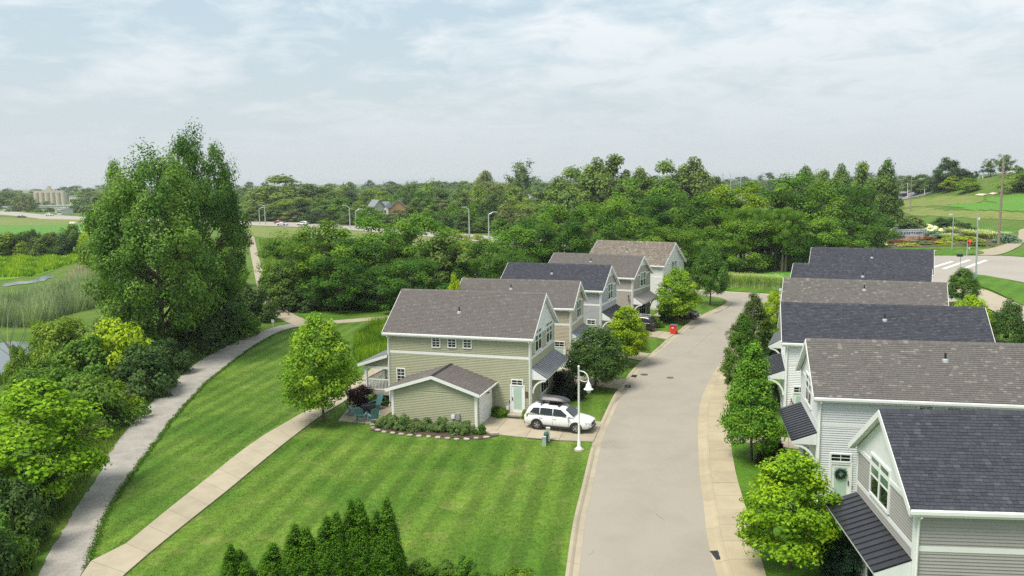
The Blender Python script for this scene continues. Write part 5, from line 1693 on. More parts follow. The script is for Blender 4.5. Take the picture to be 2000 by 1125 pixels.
# roof box: carried by the car, a thing of its own
bx = empty('roof_box', car.location + Vector((0, 0, 1.84)), 'dark grey streamlined cargo box on the roof of the white car', 'roof box', rz=ang)
mb = MB(); st = []
for x, zb2, zt2, w in ((-1.75, 0.06, 0.22, 0.30), (-1.68, 0.0, 0.36, 0.38), (-1.2, -0.02, 0.42, 0.42), (-0.4, -0.02, 0.43, 0.42), (0.2, 0.0, 0.38, 0.40), (0.55, 0.03, 0.26, 0.33), (0.68, 0.07, 0.16, 0.24)):
    zm = zb2 + 0.42 * (zt2 - zb2)
    st.append((x, [(0, zb2), (w * 0.8, zb2), (w * 0.98, zm - 0.02), (w, zm), (w * 0.93, zm + 0.02), (w * 0.78, zt2 - 0.03), (w * 0.4, zt2), (0, zt2)]))
mb.T = lambda p: Vector((p.x, p.y + 0.18, p.z)); 
loft(mb, st); mb.v = [mb.T(Vector(v)) if False else v for v in mb.v]
mb.build('shell', simple('roof_box_grey', (0.045, 0.045, 0.05), 0.38, 0.06), bx, True)
for x in (-1.2, 0.1):
    q = MB(); q.box((x - 0.04, -0.66, -0.10), (x + 0.04, 0.66, -0.03)); q.build('cross_bar', M['trim_black'], bx)
q = MB(); q.box((-1.5, -0.255, 0.145), (0.3, -0.245, 0.16)); q.build('lid_seam', M['black'], bx)

g = G(1240, 645); make_car('black car parked behind the yellow green maple', (*g.xy, 0.095), math.radians(150), (0.012, 0.012, 0.014))
g = G(1326, 622); make_car('dark red car parked behind the light green maple near the red bin', (*g.xy, 0.095), math.radians(-30), (0.045, 0.008, 0.012))
HC = 'cars on the highway'
for (x, y), rz, colr, suv, lab in (((546, 437), 0.05, (0.25, 0.02, 0.03), False, 'small red car on the highway'), ((551.5, 441), 0.0, (0.75, 0.76, 0.76), False, 'white low car on the highway, just in front of the red one'),
                                   ((590.5, 440.5), 3.1, (0.78, 0.79, 0.8), True, 'white tall car on the highway, alone'), ((43, 425.5), 0.3, (0.02, 0.025, 0.04), False, 'dark car on the far highway below the silos'), ((97, 422), 0.2, (0.75, 0.75, 0.75), True, 'pale van on the highway end beside the trees')):
    g = G(x, y); make_car(lab, (g.x, g.y, 0.12), rz - 0.25, colr, HC, suv=suv)
for (x, y), lab in (((1766, 385), 'black car in the far parking lot, nearest the utility pole'), ((1774, 373.5), 'dark car at the back of the far parking lot')):
    g = Gt(x, y); make_car(lab, (g.x, g.y, g.z + 0.15), 0.1, (0.02, 0.02, 0.025), 'cars in the parking lot', suv=True)


# ------------------------------------------------------------------ street lamp
g = G(1131, 880)
lamp = empty('street_lamp', (g.x, g.y, 0.02), 'white street lamp with a hooked arm and bell shade at the driveway edge', 'street lamp')
mb = MB(); mb.lathe([(0.36, 0.0), (0.34, 0.09)], 20); mb.build('footing', M['concrete'], lamp)
mb = MB(); mb.lathe([(0.25, 0.09), (0.24, 0.14), (0.15, 0.22), (0.115, 0.30), (0.105, 0.70), (0.075, 0.78), (0.062, 5.6), (0.075, 5.62), (0.075, 5.70), (0.02, 5.74)], 16); mb.build('post', M['white'], lamp, True)
ax = Vector((0.86, -0.5, 0)).normalized()
mb = MB(); pts = []
for k in range(15):
    t = math.pi * (1.0 - k / 14 * 1.0); pts.append(ax * (0.36 + 0.34 * math.cos(t)) + Vector((0, 0, 4.95 + 0.42 * math.sin(t))))
pts = [ax * 0.03 + Vector((0, 0, 4.55)), ax * 0.035 + Vector((0, 0, 4.8))] + pts[1:] + [ax * 0.70 + Vector((0, 0, 4.62))]
pts = [ax * 0.04 + Vector((0, 0, 5.38)), ax * 0.35 + Vector((0, 0, 5.36)), ax * 0.56 + Vector((0, 0, 5.24)), ax * 0.68 + Vector((0, 0, 5.0)), ax * 0.70 + Vector((0, 0, 4.66))]
mb.tube(pts, 0.035, 8)
mb.tube([ax * 0.04 + Vector((0, 0, 4.9)), ax * 0.2 + Vector((0, 0, 4.72)), ax * 0.45 + Vector((0, 0, 4.70)), ax * 0.69 + Vector((0, 0, 4.78))], 0.025, 6)
mb.build('arm', M['white'], lamp, True)
mb = MB(); mb.lathe([(0.32, 0), (0.30, 0.04), (0.20, 0.10), (0.17, 0.30), (0.10, 0.42), (0.05, 0.50)], 18, ax * 0.70 + Vector((0, 0, 4.22))); sh_ = mb.build('shade', M['white'], lamp, True)
mb = MB(); mb.lathe([(0.05, -0.22), (0.13, -0.16), (0.155, -0.04), (0.15, 0.02)], 14, ax * 0.70 + Vector((0, 0, 4.20))); mb.build('globe', M['lens'], sh_, True)

# utility boxes in the grass beside the drive
for (x, y), h, w, c, cap, lab in (((1062.5, 871), 0.62, 0.13, (0.42, 0.48, 0.43), None, 'pale grey utility pedestal standing in the lawn before the white car'), ((1067, 866), 0.78, 0.15, (0.035, 0.10, 0.085), True, 'dark green domed utility pedestal, middle of the three by the drive'), ((1070.5, 862), 0.95, 0.13, (0.50, 0.55, 0.50), None, 'tallest pale utility post closest to the white car')):
    g = G(x, y); mb = MB()
    if cap: mb.lathe([(w, 0), (w, h * 0.6), (w * 1.2, h * 0.62), (w * 1.2, h * 0.85), (w * 0.8, h), (0.02, h * 1.03)], 12)
    else: mb.box((-w, -w * 0.7, 0), (w, w * 0.7, h)); mb.box((-w - 0.015, -w * 0.7 - 0.015, h - 0.09), (w + 0.015, w * 0.7 + 0.015, h + 0.02))
    o = link('utility_pedestal', mb.mesh('utility_pedestal', M['plain']), color=c); o.location = (g.x, g.y, 0.02); tag(o, lab, 'utility box', 'utility pedestals by the drive')

# red wheelie bin
g = G(1315.5, 653)
bn_ = empty('wheelie_bin', (g.x, g.y, 0.06), 'bright red wheelie bin with a grey lid at the kerb', 'bin', rz=math.radians(-25))
mb = MB(); st = [(-0.30, -0.28, 0.0), (0.30, 0.28, 0)]
mb.add([(-0.28, -0.30, 0.06), (0.28, -0.30, 0.06), (0.28, 0.30, 0.06), (-0.28, 0.30, 0.06), (-0.36, -0.40, 1.0), (0.36, -0.40, 1.0), (0.36, 0.40, 1.0), (-0.36, 0.40, 1.0)], [(3, 2, 1, 0), (0, 1, 5, 4), (1, 2, 6, 5), (2, 3, 7, 6), (3, 0, 4, 7), (4, 5, 6, 7)])
mb.box((-0.40, -0.44, 0.93), (0.40, 0.44, 1.01)); mb.build('bin_body', M['red_plastic'], bn_)
mb = MB(); mb.box((-0.41, -0.46, 1.012), (0.41, 0.42, 1.07)); mb.build('lid', simple('lid_grey', (0.12, 0.12, 0.125), 0.5), bn_)
mb = MB(); mb.tube([(-0.38, 0.50, 0.98), (0.38, 0.50, 0.98)], 0.025, 8); mb.build('handle', M['red_plastic'], bn_)
for s in (-1, 1):
    q = MB(lambda p, s=s: Vector((s * 0.33 + p.z, 0.33 + p.x, 0.13 + p.y))); q.lathe([(0.13, -0.03), (0.13, 0.03)], 12); q.build('wheel', M['rubber'], bn_)
mb = MB(); mb.box((-0.13, -0.382, 0.70), (0.10, -0.372, 0.84)); mb.build('sticker', M['white'], bn_)

# ------------------------------------------------------------------ patio: four chairs round a covered fire table


def chair(loc, rz, label):
    c = empty('adirondack_chair', loc, label, 'chair', 'chairs on the patio', rz)
    for i in range(5):                       # back slats, leaning back along -x
        y = -0.24 + i * 0.12; h = 1.02 - 0.05 * abs(i - 2)
        q = MB(); q.obox((-0.22, y - 0.052, 0.30), (0.022, 0, 0.006), (0, 0.104, 0), (-0.36 * h, 0, 0.86 * h)); q.build('back_slat', M['teal'], c)
    for i in range(4):
        q = MB(); q.obox((-0.20 + i * 0.145, -0.28, 0.30 + i * 0.028), (0.13, 0, 0.024), (0, 0.56, 0), (0, 0, 0.024)); q.build('seat_slat', M['teal'], c)
    for s in (-1, 1):
        q = MB(); q.box((-0.34, s * 0.37 - 0.07, 0.56), (0.46, s * 0.37 + 0.07, 0.585)); q.build('armrest', M['teal'], c)
        q = MB(); q.box((0.30, s * 0.34 - 0.03, 0.0), (0.40, s * 0.34 + 0.03, 0.56)); q.build('leg', M['teal'], c)
        q = MB(); q.obox((0.34, s * 0.29 - 0.02, 0.36), (-0.95, 0, -0.36), (0, 0.04, 0), (0, 0, -0.10)); q.build('leg', M['teal'], c)
    q = MB(); q.obox((-0.40, -0.33, 0.52), (0.03, 0, 0), (0, 0.66, 0), (0, 0, 0.09)); q.build('back_rail', M['teal'], c)
    return c


tabl = G(719, 806)
t_ = empty('fire_table', (tabl.x, tabl.y, 0.075), 'low square table under a black cover in the middle of the patio chairs', 'table')
mb = MB(); mb.add([(-0.52, -0.52, 0), (0.52, -0.52, 0), (0.52, 0.52, 0), (-0.52, 0.52, 0), (-0.46, -0.46, 0.56), (0.46, -0.46, 0.56), (0.46, 0.46, 0.56), (-0.46, 0.46, 0.56), (0, 0, 0.60)],
                   [(0, 1, 5, 4), (1, 2, 6, 5), (2, 3, 7, 6), (3, 0, 4, 7), (4, 5, 8), (5, 6, 8), (6, 7, 8), (7, 4, 8)]); mb.build('cover', M['cloth_black'], t_)
mb = MB(); mb.box((-0.535, -0.535, 0.0), (0.535, 0.535, 0.05)); mb.build('hem', M['cloth_black'], t_)
for (x, y), lab in (((689, 809), 'teal slatted garden chair nearest the light green maple'), ((735, 799), 'teal slatted garden chair under the porch, behind the covered table'), ((705, 822), 'teal slatted garden chair in front of the covered table, next to the maple side'), ((731, 824), 'teal slatted garden chair in front of the covered table, next to the garage')):
    g = G(x, y, 0.08); d = tabl - g
    chair((g.x, g.y, 0.077), math.atan2(d.y, d.x), lab)

# stepping stones along the garage bed
rr = random.Random(4)
SG = 'edging stones of the garage bed'
ep = resample(px([(728, 832), (731, 839), (745, 845), (800, 852), (860, 857), (900, 861), (950, 856)]), 15)
for i, p in enumerate(ep):
    n = 7; mb = MB()
    pl = [(0.24 * (0.75 + 0.4 * rr.random()) * math.cos(2 * math.pi * k / n), 0.15 * (0.75 + 0.4 * rr.random()) * math.sin(2 * math.pi * k / n), 0) for k in range(n)]
    mb.prism(pl, (0, 0, 0.07)); mb.prism([(a * 0.9, b * 0.9, 0.07) for a, b, c in pl], (0, 0, 0.02))
    o = mb.build('edging_stone', M['stone']); o.location = (p.x, p.y, 0.05); o.rotation_euler.z = -0.3 + rr.uniform(-0.3, 0.3)
    tag(o, 'flat pale edging stone in the row along the garage bed', 'stone', SG)
g = G(965.5, 849.5); mb = MB(); mb.box((-0.28, -0.16, 0), (0.28, 0.16, 0.12)); o = mb.build('stone_block', M['stone']); o.location = (g.x, g.y, 0.07); tag(o, 'pale stone block at the driveway end of the mulch', 'stone')
# shrubs of the garage bed
for i, x in enumerate((748, 768, 790, 812, 836, 860, 886, 913)):
    y = 838 + (x - 748) * 0.075; g = G(x, y)
    tree('bush', (g.x, g.y + 0.25, 0.05), 0.95 + 0.12 * (i % 3), 0.62, (0.13, 0.22, 0.07), ['feathery low shrub at the patio end of the garage bed', 'second low shrub from the patio in the garage bed', 'third low shrub from the patio in the garage bed', 'fourth low shrub from the patio, before the garage wall', 'fifth low shrub, before the middle of the garage wall',
         'low shrub just left of the electric meters', 'low shrub right below the electric meters', 'low shrub between the meters and the clipped ball'][i], cat_='shrub', group='shrubs along the garage wall', name='garden_shrub')
g = G(942, 848); tree('bush', (g.x, g.y, 0.05), 0.75, 0.40, (0.07, 0.18, 0.02), 'small clipped round shrub at the garage corner', cat_='shrub', name='garden_shrub')
g = G(978, 815); tree('softgrass', (g.x, g.y, 0.05), 0.75, 0.65, (0.10, 0.22, 0.02), 'leafy green plant left of the sage green house door', cat_='plant', name='garden_plant')
g = G(966, 812); tree('softgrass', (g.x, g.y, 0.05), 0.7, 0.6, (0.10, 0.21, 0.02), 'leafy green plant by the garage door corner', cat_='plant', name='garden_plant')
g = G(1026, 820); tree('softgrass', (g.x, g.y, 0.05), 0.8, 0.35, (0.12, 0.25, 0.02), 'small bright plant right of the sage green house door', cat_='plant', name='garden_plant')
tp('bush', (704, 793), 745, 52, 'burg', 'dark burgundy leaved shrub beside the patio', cat_='shrub')
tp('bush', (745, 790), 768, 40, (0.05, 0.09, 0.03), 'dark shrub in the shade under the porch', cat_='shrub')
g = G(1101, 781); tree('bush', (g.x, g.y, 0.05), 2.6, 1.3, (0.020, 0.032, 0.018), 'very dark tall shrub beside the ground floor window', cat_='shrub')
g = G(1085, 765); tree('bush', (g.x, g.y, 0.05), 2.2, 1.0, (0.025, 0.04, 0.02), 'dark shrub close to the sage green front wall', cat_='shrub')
tp('bush', (1517, 905), 855, 34, 'burg', 'red brown shrub at the corner of the pale grey house', cat_='shrub')
tp('bush', (1492, 905), 862, 40, (0.04, 0.035, 0.02), 'dark brown shrub behind the nearest pyramidal tree', cat_='shrub')
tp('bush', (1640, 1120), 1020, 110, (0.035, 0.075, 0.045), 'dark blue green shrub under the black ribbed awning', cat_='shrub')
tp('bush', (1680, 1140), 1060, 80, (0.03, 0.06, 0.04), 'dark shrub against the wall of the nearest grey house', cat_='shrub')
tp('bush', (1277, 640), 618, 26, 'mid', 'small green shrub behind the black car', cat_='shrub')
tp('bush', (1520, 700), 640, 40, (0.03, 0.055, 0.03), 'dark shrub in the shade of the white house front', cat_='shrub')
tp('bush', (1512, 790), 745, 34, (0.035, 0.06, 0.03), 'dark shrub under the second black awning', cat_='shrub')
tp('bush', (1300, 628), 600, 26, 'dark', 'dark shrub by the white end house', cat_='shrub')

# doormats
for (x, y), rz, lab in (((1005, 818), -0.3, 'black doormat before the sage green house door'),):
    g = G(x, y); mb = MB(); mb.box((-0.5, -0.25, 0), (0.5, 0.25, 0.02)); o = mb.build('doormat', M['rubber']); o.location = (g.x, g.y, 0.1); o.rotation_euler.z = rz; tag(o, lab, 'doormat')
# manhole covers and drain grates
for (x, y), r_, lab in (((1258.5, 732), 0.36, 'round iron manhole cover in the street nearest the sage green driveway'), ((1309, 738), 0.34, 'round iron manhole cover in the middle of the street')):
    g = G(x, y); mb = MB(); mb.lathe([(r_, 0), (r_, 0.012), (r_ * 0.9, 0.016)], 18); o = mb.build('manhole_cover', M['brass']); o.location = (g.x, g.y, 0.012); tag(o, lab, 'manhole cover')
for (x, y), lab in (((1238, 735), 'drain grate in the gutter near the manhole cover'), ((1402.5, 1085), 'drain grate in the right hand gutter'), ((1226, 755), 'drain grate in the gutter before the round dark tree')):
    g = G(x, y); mb = MB()
    for k in range(5): mb.box((-0.2 + k * 0.09, -0.4, 0), (-0.15 + k * 0.09, 0.4, 0.012))
    mb.box((-0.25, -0.45, -0.01), (0.25, 0.45, 0.004)); o = mb.build('drain_grate', M['black']); o.location = (g.x, g.y, 0.03); o.rotation_euler.z = -0.25 if x < 1300 else 0.1; tag(o, lab, 'drain')

M['crack'] = simple('crack', (0.22, 0.195, 0.16), 0.95, 0.2, 5)
rr = random.Random(31)
for a_, b_, k in (((1283, 1003), (1296, 1016), 5), ((1344, 690), (1391, 648), 9), ((1150, 1085), (1158, 1075), 3)):
    A, B = G(*a_), G(*b_); P = [A.lerp(B, i / k) + Vector((rr.uniform(-0.08, 0.08), rr.uniform(-0.08, 0.08), 0)) for i in range(k + 1)]
    Q = [p + Vector((rr.uniform(0.02, 0.05), rr.uniform(-0.02, 0.04), 0)) for p in P]
    ribbon('street_crack', P, Q, 0.018, M['crack'])

# dirt washed to the gutter
M['silt'] = simple('silt', (0.24, 0.205, 0.16), 0.95, 0.35, 3)
for k, poly in enumerate((((1199, 787), (1210, 770), (1222, 757), (1231, 748), (1228, 755), (1221, 767), (1216, 771), (1207, 783)), ((1393, 612), (1420, 602), (1428, 592), (1421, 600), (1404, 610)), ((1345, 640), (1366, 628), (1370, 630), (1352, 642)), ((1404, 1080), (1412, 1078), (1416, 1098), (1411, 1100)))):
    sheet('silt', rough_edge(cat(px(poly), 0.3, True), 0.05, k), 0.036, M['silt'])

# ------------------------------------------------------------------ arborvitae row at the bottom
AG = 'arborvitae row at the bottom'
for base_, tops, lab in (((466, 1168), ((448, 1063, 26), (464, 1075, 34), (478, 1098, 28)), 'arborvitae at the start of the row, beside the concrete walk'), ((533, 1165), ((530, 1062, 36), (520, 1078, 28), (545, 1090, 30)), 'single pointed arborvitae second in the row'),
                         ((594, 1160), ((573, 1024, 34), (588, 1033, 36), (598, 1031, 34), (612, 1068, 26)), 'wide arborvitae with three tips, third in the row'), ((650, 1158), ((635, 1008, 34), (648, 1011, 34), (657, 1000, 30)), 'arborvitae with three tips, fourth in the row'),
                         ((700, 1152), ((683, 975, 28), (697, 974, 34), (704, 982, 32), (699, 992, 40)), 'tallest dense arborvitae, fifth in the row'), ((756, 1150), ((733, 997, 30), (748, 1003, 34), (755, 974, 34)), 'narrow tipped arborvitae last in the row beside the lawn')):
    g = G(*base_); o = empty('arborvitae', (g.x, g.y, 0), lab, 'arborvitae', AG)
    for i, (x, t, w) in enumerate(tops):
        yy = g.y + (0.35 if i % 2 else -0.2); p = atY(x, t, yy)
        cm, tm, pH, pR = PROTO['arborvitae'][i % 2]
        c = link('crown', cm, o); c.location = (p.x - g.x, yy - g.y, 0); sx = w / FPX * yy * 1.22 / pR; c.scale = (sx, sx, p.z / pH); c.color = (*LC['arb'], 1); c.rotation_euler.z = i * 2.1
    q = link('trunk', PROTO['arborvitae'][0][1], o); q.scale = (0.8, 0.8, 0.35)
for (bx_, by_, tp_, w, c, lab) in ((820, 1130, 1088, 60, 'mid', 'low dark green bush by the last arborvitae'), (870, 1132, 1092, 50, 'mid', 'low green bush in the middle of the bottom edge'), (905, 1135, 1080, 46, 'pyr', 'green bush with an upright tip at the bottom edge'), (760, 1150, 1112, 90, (0.10, 0.21, 0.02), 'green ground cover under the arborvitae'), (1010, 1150, 1108, 80, (0.12, 0.23, 0.02), 'grassy green mound at the bottom edge near the kerb'), (955, 1150, 1115, 50, (0.10, 0.2, 0.02), 'small green mound at the bottom edge')):
    tp('bush', (bx_, by_), tp_, w, c, lab, cat_='bush', group='bushes along the bottom edge')
g = G(676, 1150); mb = MB(); mb.prism([(-0.9, -0.22, 0), (-0.9, 0.22, 0), (-0.9, 0.22, 0.85), (-0.9, 0.1, 0.95), (-0.9, -0.1, 0.95), (-0.9, -0.22, 0.85)], (1.35, 0.55, 0)); o = mb.build('stone_wall', M['stone']); o.location = (g.x, g.y, 0); tag(o, 'end of a low grey stone wall in front of the arborvitae', 'wall')

# ------------------------------------------------------------------ posts and signs near the paths
for (x, y, t), lab in (((533.5, 637, 624), 'white marker post at the bend of the gravel path'), ((1523.5, 574, 563), 'small white sign on a post on the verge behind the bright young tree')):
    g = G(x, y); h = atY(x, t, g.y).z
    o = empty('marker_post', (g.x, g.y, 0), lab, 'post')
    mb = MB(); mb.box((-0.04, -0.04, 0), (0.04, 0.04, h - 0.25)); mb.build('post', M['white'], o)
    mb = MB(); mb.box((-0.18, -0.065, h - 0.38), (0.18, -0.041, h)); mb.build('plate', M['white'], o)
mb = MB(); a, b = G(541, 594), G(563, 616); d = (b - a)
for i in range(6): q = a + d * (i / 5); mb.box((q.x - 0.05, q.y - 0.05, 0), (q.x + 0.05, q.y + 0.05, 0.42))
mb.obox((a.x, a.y, 0.32), (d.x, d.y, 0), (0.07, 0.03, 0), (0, 0, 0.14)); o = mb.build('guard_rail', M['wood_pole']); tag(o, 'low wooden guard rail beside the upper path bend', 'railing')

# ornamental grass hedge at the end of the street
rr = random.Random(8)
for i in range(15):
    x = 1416 + i * 7.6; g = G(x, 560 + i * 0.4)
    tree('fountain', (g.x, g.y, 0), 2.3 + rr.uniform(-0.2, 0.25), 1.25, (0.42, 0.52, 0.20), 'pale green clump of tall ornamental grass at the end of the street', cat_='ornamental grass', group='tall ornamental grass at the end of the street', name='ornamental_grass', trunk=False)


# ------------------------------------------------------------------ highway lamps, poles, signals
def highway_lamp(base_px, top_py, arm_px, lab):
    g = G(*base_px); top = atY(base_px[0], top_py, g.y); tip = atY(arm_px[0], arm_px[1], g.y)
    o = empty('highway_lamp', (g.x, g.y, 0.1), lab, 'street lamp', 'lamps along the highway')
    h = top.z; mb = MB(); mb.tube([(0, 0, -0.1), (0, 0, h)], [0.24, 0.16], 8); mb.build('pole', M['galv'], o)
    dx, dz = tip.x - g.x, tip.z - h
    mb = MB(); mb.tube([(0, 0, h - 0.2), (dx * 0.6, 0, h + dz * 0.8), (dx, 0, h + dz)], 0.13, 6); mb.build('arm', M['galv'], o)
    mb = MB(); mb.box((dx - 0.7, -0.25, h + dz - 0.12), (dx + 0.7, 0.25, h + dz + 0.12)); mb.build('lamp_head', M['galv'], o)


for a_ in (((507.5, 438), 408, (515, 405), 'shorter lamp of the pair beside the cottonwood, arm pointing right'), ((518.5, 439), 402, (508, 400.5), 'taller lamp of the pair beside the cottonwood, arm pointing left'), ((684, 447), 405, (672, 402), 'highway lamp left of the silver willow, arm pointing left'),
           ((695.5, 447), 412, (705, 408.5), 'highway lamp against the silver willow, arm pointing right'), ((917, 466), 408.5, (906, 405), 'highway lamp above the dark wood, arm pointing left'), ((955, 468), 418.5, (967, 414.5), 'highway lamp above the dark wood, arm pointing right')):
    highway_lamp(*a_)


def pole(base, top_py, lean, r0, mat, name, lab, cat_, arms=(), group=None):
    g = base; top = atY(lean[0], top_py, g.y); h = top.z - g.z
    o = empty(name, g, lab, cat_, group); dx = top.x - g.x
    mb = MB(); mb.tube([(0, 0, -0.2), (dx, 0, h)], [r0, r0 * 0.7], 8); mb.build('pole', mat, o)
    for (xa, xb, y) in arms:
        A, B = atY(xa, y, g.y), atY(xb, y, g.y); mb = MB(); mb.box((A.x - g.x, -0.12, A.z - g.z - 0.1), (B.x - g.x, 0.12, A.z - g.z + 0.1)); mb.build('crossarm', mat, o)
    return o


pole(G(1950, 478), 303, (1961, 303), 0.33, M['wood_pole'], 'utility_pole', 'tall wooden utility pole at the end of the entrance garden', 'utility pole', ((1952, 1975, 341),))
pole(Gt(1778, 414), 346, (1780.5, 346), 0.22, M['wood_pole'], 'utility_pole', 'far utility pole with two crossarms before the parking lot', 'utility pole', ((1771, 1789, 352.5), (1775, 1789, 360.5)))
for (x, y, t), lab in (((1773, 386, 357), 'white lamp post standing beside the black parked car'), ((1806, 381.5, 366), 'white lamp post in the middle of the parking lot edge'), ((1815, 370, 357), 'white lamp post at the sandy bank'), ((1836.5, 373, 358), 'white lamp post at the corner of the parking lot')):
    pole(Gt(x, y), t, (x, t), 0.20, M['white'], 'lot_lamp', lab, 'street lamp', group='lamp posts of the parking lot')
o = pole(G(1859, 489), 420, (1862.5, 420), 0.13, M['galv'], 'street_lamp', 'thin grey lamp post beside the entrance path', 'street lamp')
g = G(1859, 489); p = atY(1857, 419, g.y); mb = MB(); mb.box((p.x - g.x - 0.35, -0.14, p.z - 0.12), (p.x - g.x + 0.35, 0.14, p.z + 0.08)); mb.build('lamp_head', M['white'], o)
mb = MB(); mb.tube([(p.x - g.x + 0.3, 0, p.z), (p.x - g.x + 0.9, 0, p.z - 0.05)], 0.05, 6); mb.build('arm', M['galv'], o)
o = pole(G(1906, 547), 418, (1910, 418), 0.16, M['galv'], 'signal_pole', 'tall silver pole with a control cabinet at the junction corner', 'pole')
g = G(1906, 547); mb = MB(); mb.box((-1.15, -0.3, 0), (-0.25, 0.35, 1.35)); mb.build('cabinet', M['galv'], o)
p = atY(1911, 425, g.y); mb = MB(); mb.box((p.x - g.x - 0.1, -0.14, p.z - 0.35), (p.x - g.x + 0.2, 0.14, p.z)); mb.build('detector', M['white'], o)
o = pole(G(1888, 500), 467, (1890, 467), 0.10, M['galv'], 'pedestrian_signal', 'silver pedestrian signal post with a red light on the island', 'traffic signal')
g = G(1888, 500); p = atY(1893.5, 470, g.y)
mb = MB(); mb.box((p.x - g.x - 0.42, -0.25, p.z - 0.45), (p.x - g.x + 0.42, 0.1, p.z + 0.45)); hd = mb.build('signal_head', M['black'], o)
q = MB(lambda v: Vector((p.x - g.x + v.x, -0.26 - v.z, p.z + v.y))); q.lathe([(0.33, 0), (0.33, 0.03), (0.2, 0.06)], 14); q.build('red_lens', M['red_signal'], hd)
g = G(1893, 489); o = empty('marker_post', (g.x, g.y, 0.1), 'short white and orange marker post behind the pedestrian signal', 'post'); mb = MB(); mb.tube([(0, 0, 0), (0, 0, 0.7)], 0.13, 8); mb.build('post', M['white'], o); mb = MB(); mb.tube([(0, 0, 0.7), (0, 0, 1.5)], 0.15, 8); mb.build('sleeve', M['red_plastic'], o)
o = pole(G(1876, 532), 498, (1876, 498), 0.09, M['galv'], 'traffic_signal', 'black traffic signal head on a thin post at the stop lines', 'traffic signal')
g = G(1876, 532); p = atY(1874, 499, g.y); mb = MB(); mb.box((p.x - g.x - 0.35, -0.3, p.z - 0.2), (p.x - g.x + 0.5, 0.3, p.z + 0.25)); mb.build('signal_head', M['black'], o)

# ------------------------------------------------------------------ entrance sign and its garden
sg = G(1781, 463)
sign = empty('entrance_sign', (sg.x, sg.y, 0.3), 'curved grey stone entrance sign wall with dark capital letters among the flowers', 'sign')
Rr, hw_ = 14.0, 4.7
mb = MB(); nseg = 16
for i in range(nseg):
    a0, a1 = (-hw_ + 2 * hw_ * i / nseg) / Rr, (-hw_ + 2 * hw_ * (i + 1) / nseg) / Rr
    def pt(a, r): return (r * math.sin(a), Rr - r * math.cos(a), 0)
    mb.prism([pt(a0, Rr), pt(a1, Rr), pt(a1, Rr - 0.5), pt(a0, Rr - 0.5)], (0, 0, 1.75))
mb.build('sign_wall', simple('sign_stone', (0.52, 0.56, 0.60), 0.8, 0.15, 3), sign)
mb = MB()
for i in range(nseg):
    a0, a1 = (-hw_ - 0.1 + 2 * (hw_ + 0.1) * i / nseg) / Rr, (-hw_ - 0.1 + 2 * (hw_ + 0.1) * (i + 1) / nseg) / Rr
    mb.prism([pt(a0, Rr + 0.08), pt(a1, Rr + 0.08), pt(a1, Rr - 0.58), pt(a0, Rr - 0.58)], (0, 0, 0.14))
for k in range(len(mb.v)): mb.v[k] = mb.v[k] + Vector((0, 0, 1.751))
mb.build('coping', simple('coping_stone', (0.60, 0.63, 0.66), 0.8, 0.1, 3), sign)
txt = 'HARBOR SHORES'
for i, chx in enumerate(txt):
    if chx == ' ': continue
    cu = bpy.data.curves.new('letter', 'FONT'); cu.body = chx; cu.size = 0.80; cu.extrude = 0.04; cu.align_x = 'CENTER'
    cu.materials.append(M['black'])
    tmp = bpy.data.objects.new('letter', cu); COL.objects.link(tmp)
    me = bpy.data.meshes.new_from_object(tmp.evaluated_get(bpy.context.evaluated_depsgraph_get())); bpy.data.objects.remove(tmp)
    o = link('letter', me, sign)
    a = (-4.05 + 8.1 * i / (len(txt) - 1)) / Rr
    q = pt(a, Rr + 0.06); o.location = (q[0], q[1], 0.62); o.rotation_euler = (math.pi / 2, 0, a)
q = pt((-4.05 + 8.1 * 6 / 12) / Rr, Rr + 0.03); mb = MB(); mb.prism([(q[0] - 0.3, q[1], 1.0), (q[0], q[1], 0.7), (q[0] + 0.3, q[1], 1.0), (q[0], q[1], 1.3)], (0, -0.05, 0)); mb.build('emblem', M['brass'], sign)
GG = 'planting of the entrance garden'
